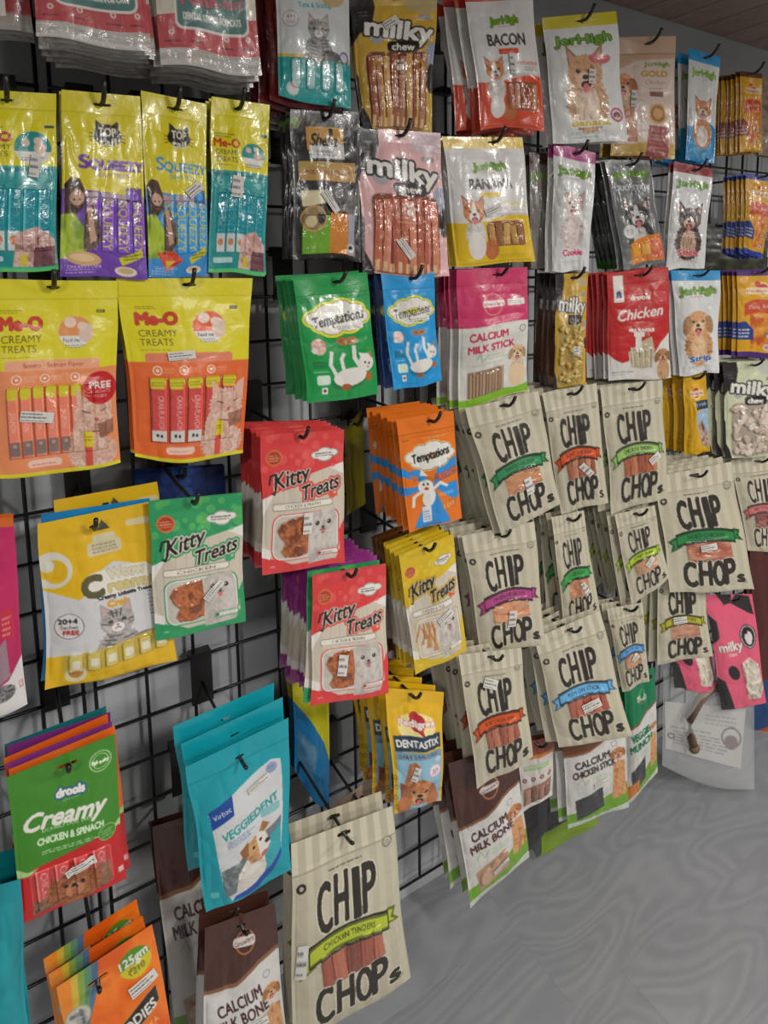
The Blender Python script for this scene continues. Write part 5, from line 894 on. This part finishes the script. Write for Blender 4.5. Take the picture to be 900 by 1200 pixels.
P('yellow cat jerky pouch with fries shaped sticks', [(467, 650), (531, 625), (547, 763), (486, 790)], .205, d_kitty, {'c': (214, 180, 30), 'dots': (226, 200, 70), 'oc': (190, 150, 20), 'name': 'CHICKEN & MILK', 'fries': True, 'icon': (214, 84, 44)}, bulge=6, n=4, sp=.013, desc='yellow cat jerky pouch', sticker=(67, 62, 30, 8, -25), wav=.8, behind=[(0, 'brown jerky pouch behind the yellow jerky pouches', d_kitty, {'c': (110, 66, 24), 'dots': (120, 80, 30)}, 3)])
P('blue and yellow cat stick bag hanging deep behind the purple pouches', [(341, 772), (386, 764), (386, 948), (346, 905)], .05, d_blueyellow, {}, bulge=8, n=1, desc='blue and yellow cat stick bag', name='treat_bag', cat='bag', psi=0, belly=.06, sp=.02)
P('yellow and blue dental stick pouch with smiling retriever', [(451, 806), (520, 811), (519, 940), (462, 952)], .205, d_denta, {}, bulge=11, n=4, sp=.028, desc='yellow dental stick pouch with retriever', sticker=(41, 66, 12, 16, 20), wav=1.5, jit=1.5, drift=(-.002, 0))
P('green and red creamy lickable dog treat pouch with poodle', [(7, 911), (134, 860), (148, 1031), (26, 1083)], .215, d_creamy, {}, bulge=6, n=0, desc='green and red creamy dog pouch', psi=0, sp=.013, sticker=(58, 73.5, 30, 6.5, -14), wav=.7, behind=[(0, 'orange creamy dog pouch behind the green one', d_creamy, {'c': (226, 106, 30)}, 1), (0, 'purple creamy dog pouch in the lower left stack', d_creamy, {'c': (130, 54, 130)}, 1), (0, 'deep orange creamy pouch in the lower left stack', d_creamy, {'c': (220, 96, 26)}, 1), (0, 'plum creamy dog pouch in the lower left stack', d_creamy, {'c': (120, 46, 120)}, 1), (0, 'teal creamy pouch in the lower left stack', d_creamy, {'c': (26, 110, 110)}, 1)])
P('teal dental chew pouch with jack russell dog', [(217, 899), (338, 841), (341, 1020), (242, 1074)], .21, d_veg, {}, bulge=11, n=2, sp=.022, desc='teal dental chew pouch', psi=6, wav=1.3, sticker=(66, 30, 24, 5, -16), jit=2.0, drift=(-.004, .017), up=.004, belly=.01)
P('teal bag in the bottom left corner', [(-95, 1062), (24, 1030), (38, 1262), (-80, 1292)], .22, d_plain, {'c': (14, 140, 150)}, bulge=14, desc='teal corner bag', name='treat_bag', cat='bag', psi=0, n=1, sp=.05, wav=1.5)
P('orange treat pouch with green 125gm circle at the bottom', [(66, 1157), (178, 1083), (214, 1262), (96, 1338)], .215, d_wood, {}, bulge=7, n=2, sp=.022, desc='orange 125gm pouch', psi=2, sticker=(80, 27, 30, 8, -14), drift=(-.004, .002), jit=1.6)
P('brown calcium milk bone bag behind the teal dental pouch', [(178, 969), (272, 940), (290, 1185), (205, 1222)], .08, d_bone, {'top': 25}, bulge=12, n=1, desc='brown bone bag behind teal pouch', name='treat_bag', cat='bag', psi=4)
P('brown calcium milk bone bag at the bottom, left of striped bag', [(240, 1088), (322, 1058), (345, 1288), (236, 1312)], .195, d_bone, {'rot': -15, 'top': 26}, bulge=13, n=1, sp=.03, desc='brown bone bag at the bottom', name='treat_bag', cat='bag', psi=6, sticker=(66, 52, 24, 5, -10))
P('big beige striped bag with lime ribbon at the bottom centre', [(341, 989), (460, 944), (480, 1146), (342, 1236)], .225, d_chops, {'rib': (176, 190, 50)}, m='M', bulge=15, n=1, sp=.035, desc='big striped bag with lime ribbon', name='treat_bag', cat='bag', psi=9, sticker=(8, 56, 9, 20, 5), wav=.9, up=.008)
P('pale brown paper bag behind the big striped bag', [(385, 948), (441, 907), (446, 1000), (392, 1040)], .11, d_plain, {'c': (160, 136, 116)}, m='M', bulge=8, desc='pale brown paper bag', psi=10, name='treat_bag', cat='bag', res=.6)
# beige striped pouches
def chops(label, desc, quad, d, rib, rt, meat=((150, 75, 55), (175, 100, 75), (120, 58, 42)), kind='chunks', n=5, st=(60, 64, 22, 8, 45), sp=.02, **k):
    P(label, quad, d, d_chops, {'rib': rib, 'rt': rt, 'meat': meat, 'kind': kind}, m='M', bulge=k.pop('bulge', 10), n=n, sp=sp, desc=desc, sticker=st, jit=1.8, wav=1.1, **k)
chops('beige striped pouch with dark green ribbon, tilted, leftmost of the top row', 'tilted dark green ribbon pouch', [(545, 479), (631, 458), (657, 590), (587, 627)], .215, (50, 140, 84), 'TWISTED CHICKEN', ((190, 130, 90), (206, 150, 110), (160, 100, 70)), st=(57, 71, 12, 17, -4))
chops('beige striped pouch with orange ribbon between two green ribbon pouches', 'top row orange ribbon pouch', [(635, 461), (699, 449), (712, 588), (657, 602)], .205, (214, 84, 30), 'ROAST CHICKEN', ((160, 96, 70), (190, 130, 100)), kind='strips', st=(60, 67, 13, 16, -40))
chops('beige striped pouch with pale green ribbon, right of the orange ribbon', 'top row pale green ribbon pouch', [(703, 454), (776, 444), (784, 583), (717, 602)], .205, (150, 190, 100), 'CHICKEN TENDERS', ((170, 96, 64), (190, 120, 84), (150, 80, 54)), kind='strips', st=(76, 62, 22, 8, -30))
chops('large beige striped pouch with deep green ribbon, right side', 'large deep green ribbon pouch', [(767, 559), (857, 541), (885, 691), (785, 694)], .225, (40, 130, 66), 'DICED CHICKEN', ((150, 76, 56), (176, 100, 76)), st=(50, 61.5, 20, 7, -6))
chops('beige striped pouch with pink ribbon at the right edge', 'pink ribbon pouch at right edge', [(856, 539), (918, 531), (920, 650), (877, 645)], .195, (206, 116, 116), 'SOFT DUCK', ((120, 66, 60), (150, 90, 84)), st=(62, 63, 12, 16, 10))
chops('beige striped pouch with magenta ribbon, second row left', 'magenta ribbon pouch', [(541, 628), (626, 611), (640, 755), (564, 769)], .20, (176, 70, 130), 'CHICKEN AND CALCIUM', ((196, 120, 80), (214, 150, 110)), st=(52, 71, 12, 17, 10))
chops('narrow beige pouch with green ribbon below the orange ribbon', 'narrow second row green ribbon pouch', [(646, 606), (684, 598), (704, 720), (660, 741)], .20, (60, 160, 76), 'CHICKEN CHIPS', ((206, 150, 110), (186, 120, 84)), st=(66, 67, 13, 18, -18), bulge=8)
chops('beige pouch with bright lime ribbon in the second row', 'bright lime ribbon pouch', [(720, 603), (767, 592), (785, 677), (740, 711)], .20, (176, 206, 50), 'CRISPY SKINS', ((206, 170, 130), (190, 150, 110)), st=(60, 62, 24, 8, -32), bulge=8)
chops('beige striped pouch with orange ribbon, lowest on the left', 'lowest orange ribbon pouch', [(537, 767), (611, 759), (625, 888), (559, 926)], .215, (214, 84, 26), 'ROAST CHICKEN STRIPS', ((160, 90, 66), (186, 116, 90)), kind='strips', st=(44, 24, 22, 9, 22))
chops('large beige striped pouch with light blue ribbon, lower middle', 'large light blue ribbon pouch', [(626, 748), (703, 715), (740, 862), (655, 878)], .225, (104, 176, 224), 'FISH ON STICK', ((160, 80, 60), (186, 106, 80)), kind='strips', st=(56, 65, 27, 9, -12))
chops('narrow beige pouch with light blue ribbon behind the large one', 'narrow light blue ribbon pouch', [(711, 713), (753, 706), (761, 798), (729, 811)], .195, (96, 160, 214), 'FISH STICK', ((196, 150, 110), (176, 126, 90)), st=(58, 62, 24, 9, -35), bulge=8, n=2)
chops('beige pouch with olive yellow ribbon below the large green ribbon', 'olive yellow ribbon pouch', [(770, 668), (824, 670), (835, 768), (770, 779)], .20, (176, 170, 40), 'CHICKEN AND RICE', ((170, 116, 90), (190, 140, 110)), st=(42, 52, 26, 9, -5), n=2)
# bottom right
P('brown calcium milk bone pouch with puppy under the orange ribbon', [(525, 895), (606, 868), (620, 1004), (550, 1062)], .185, d_bone, {'top': 39}, bulge=11, n=3, sp=.024, desc='calcium milk bone pouch with puppy', drift=(-.003, .002), sticker=(52, 84, 26, 6, -16), wav=1.3)
P('small brown and white pouch with round icons', [(606, 872), (649, 862), (648, 932), (612, 953)], .165, d_icons, {}, bulge=8, n=1, desc='small pouch with round icons')
P('black packet under the small pouch with icons', [(612, 935), (642, 925), (642, 972), (612, 1008)], .12, d_plain, {'c': (40, 39, 40)}, bulge=9, desc='black packet', name='treat_packet', cat='packet', res=.6)
P('green and white packet low behind the chicken stick pouch', [(634, 915), (702, 905), (700, 965), (633, 1002)], .10, d_plain, {'c': (60, 58, 56), 'low': (120, 150, 40), 'dlow': 62}, bulge=8, desc='low green and white packet', name='treat_packet', cat='packet')
P('calcium chicken stick pouch with puppy and dark window', [(655, 840), (730, 822), (737, 944), (667, 972)], .185, d_bone, {'brown': (110, 62, 34), 'l2': 'CHICKEN STICK', 'box': True, 'top': 30, 'txc': (60, 44, 44)}, bulge=9, n=2, desc='chicken stick pouch with puppy', sp=.024, sticker=(56, 66, 24, 7, -8))
P('dark green and white vegetable treat pouch', [(731, 790), (767, 782), (771, 905), (735, 944)], .18, d_vegpack, {}, bulge=10, n=1, desc='dark green vegetable treat pouch', sp=.03)
P('pink cow patterned chew pouch with black patches', [(825, 697), (881, 696), (898, 824), (846, 833)], .215, d_cow, {}, bulge=9, desc='front pink cow patterned pouch', wav=1.3)
P('second pink cow patterned pouch, lower half showing below olive ribbon', [(772, 690), (826, 692), (839, 812), (790, 806)], .15, d_cow, {}, bulge=9, desc='rear pink cow patterned pouch', wav=1.3)
P('dark red pouch at the right edge behind the cow pouch', [(878, 640), (915, 636), (920, 790), (884, 800)], .14, d_plain, {'c': (84, 34, 28)}, bulge=9, desc='dark red pouch at right edge', n=2, res=.6)
P('blue and orange pouch low at the right edge', [(880, 770), (922, 766), (922, 872), (884, 882)], .12, d_plain, {'c': (30, 70, 120), 'low': (190, 80, 40), 'dlow': 70}, bulge=9, desc='low blue and orange pouch', res=.6)
# big clear bag with a hide chew and a white card
quad = [(778, 752), (884, 742), (884, 925), (776, 897)]
C4, nn = sheet_geom(quad, .17, 24); TL, TR, BR, BL = C4
top = (TL + TR) / 2; bag = thing('clear_bag', 'large clear plastic bag with white printed card below the cow pouches', 'bag', tuple(top + np.array([0, 0, -.008])))
O = np.array(bag.location)
def bagsurf(side, nx=40, ny=60):
    u = np.linspace(0, 1, nx + 1)[None, :]; v = np.linspace(0, 1, ny + 1)[:, None]
    b = .032 * np.sin(np.pi * u) ** .7 * np.sin(np.pi * np.clip((v - .06) / .94, 0, 1)) ** .6 + .006 * (np.abs(vnoise(ny + 1, nx + 1, 6, 4, 21 + side) - .5)) * np.sin(np.pi * u)
    vv = v + .06 * np.sin(np.pi * u) * (v > .8) * (v - .8) / .2
    Pp = TL * ((1 - u) * (1 - vv))[..., None] + TR * (u * (1 - vv))[..., None] + BR * (u * vv)[..., None] + BL * ((1 - u) * vv)[..., None]
    return Pp + nn * (side * b)[..., None]
KC = np.ones((61, 41, 3)) * .8
for s_, nm in ((1, 'front_film'), (-1, 'back_film')): link(nm, grid_mesh(nm, bagsurf(s_) - O, KC, np.ones((60, 40), bool), M_PVC, s_ < 0), bag)
def on_bag(px, py, off=-.004):
    P0 = top + nn * off; return hit_plane(px, py, P0, nn)
A = Art(70, 60, .75, 5); A.fill((206, 202, 196)); A.fine(50, 14, 92, 36, 3, (130, 124, 120)); A.fine(8, 46, 60, 52, 1, (110, 100, 96)); A.fine(10, 54, 96, 84, 5, (110, 100, 96)); A.ell(84, 52, 13, (90, 70, 64)); A.ell(84, 52, 11, (206, 200, 194)); A.ell(84, 60, 9, (110, 84, 76)); A.ell(8, 70, 5, (90, 84, 84)); A.ell(8, 70, 2.4, (206, 200, 194))
im, _, _ = A.out(); cq = [on_bag(*p) for p in ((779, 822), (874, 830), (868, 901), (780, 877))]
u = np.linspace(0, 1, 71)[None, :]; v = np.linspace(0, 1, 61)[:, None]
Pc = cq[0] * ((1 - u) * (1 - v))[..., None] + cq[1] * (u * (1 - v))[..., None] + cq[2] * (u * v)[..., None] + cq[3] * ((1 - u) * v)[..., None]
link('printed_card', grid_mesh('printed_card', Pc - O, im, np.ones((60, 70), bool), M_CARD), bag)
M_HIDE = node_mat('brown_rawhide', (.16, .10, .065), .45, bump=.6, bscale=60)
chew = thing('hide_chew', 'brown curved hide chew inside the large clear bag', 'dog chew', tuple(on_bag(815, 840, .018)))
pts = [Vector(on_bag(x, y, .018)) - chew.location for x, y in ((838, 804), (820, 820), (808, 842), (809, 862), (813, 876))]
V, F = tube(pts, .012, 12); mesh_obj('chew_body', V, F, M_HIDE, chew, True)
for q in (pts[0], pts[-1]):
    bm_v, bm_f = [], []
    for i in range(7):
        for j in range(12):
            th, ph = math.pi * i / 6, 2 * math.pi * j / 12; bm_v.append(q + Vector((math.sin(th) * math.cos(ph), math.sin(th) * math.sin(ph), math.cos(th))) * .015)
    for i in range(6):
        for j in range(12): bm_f.append((i * 12 + j, i * 12 + (j + 1) % 12, (i + 1) * 12 + (j + 1) % 12, (i + 1) * 12 + j))
    mesh_obj('knotted_end', bm_v, bm_f, M_HIDE, chew, True)
hook(top + np.array([0, 0, -.01]), 'the large clear bag', .17)
print('pouches built:', N_ALL, 'verts', sum(len(m.vertices) for m in bpy.data.meshes))
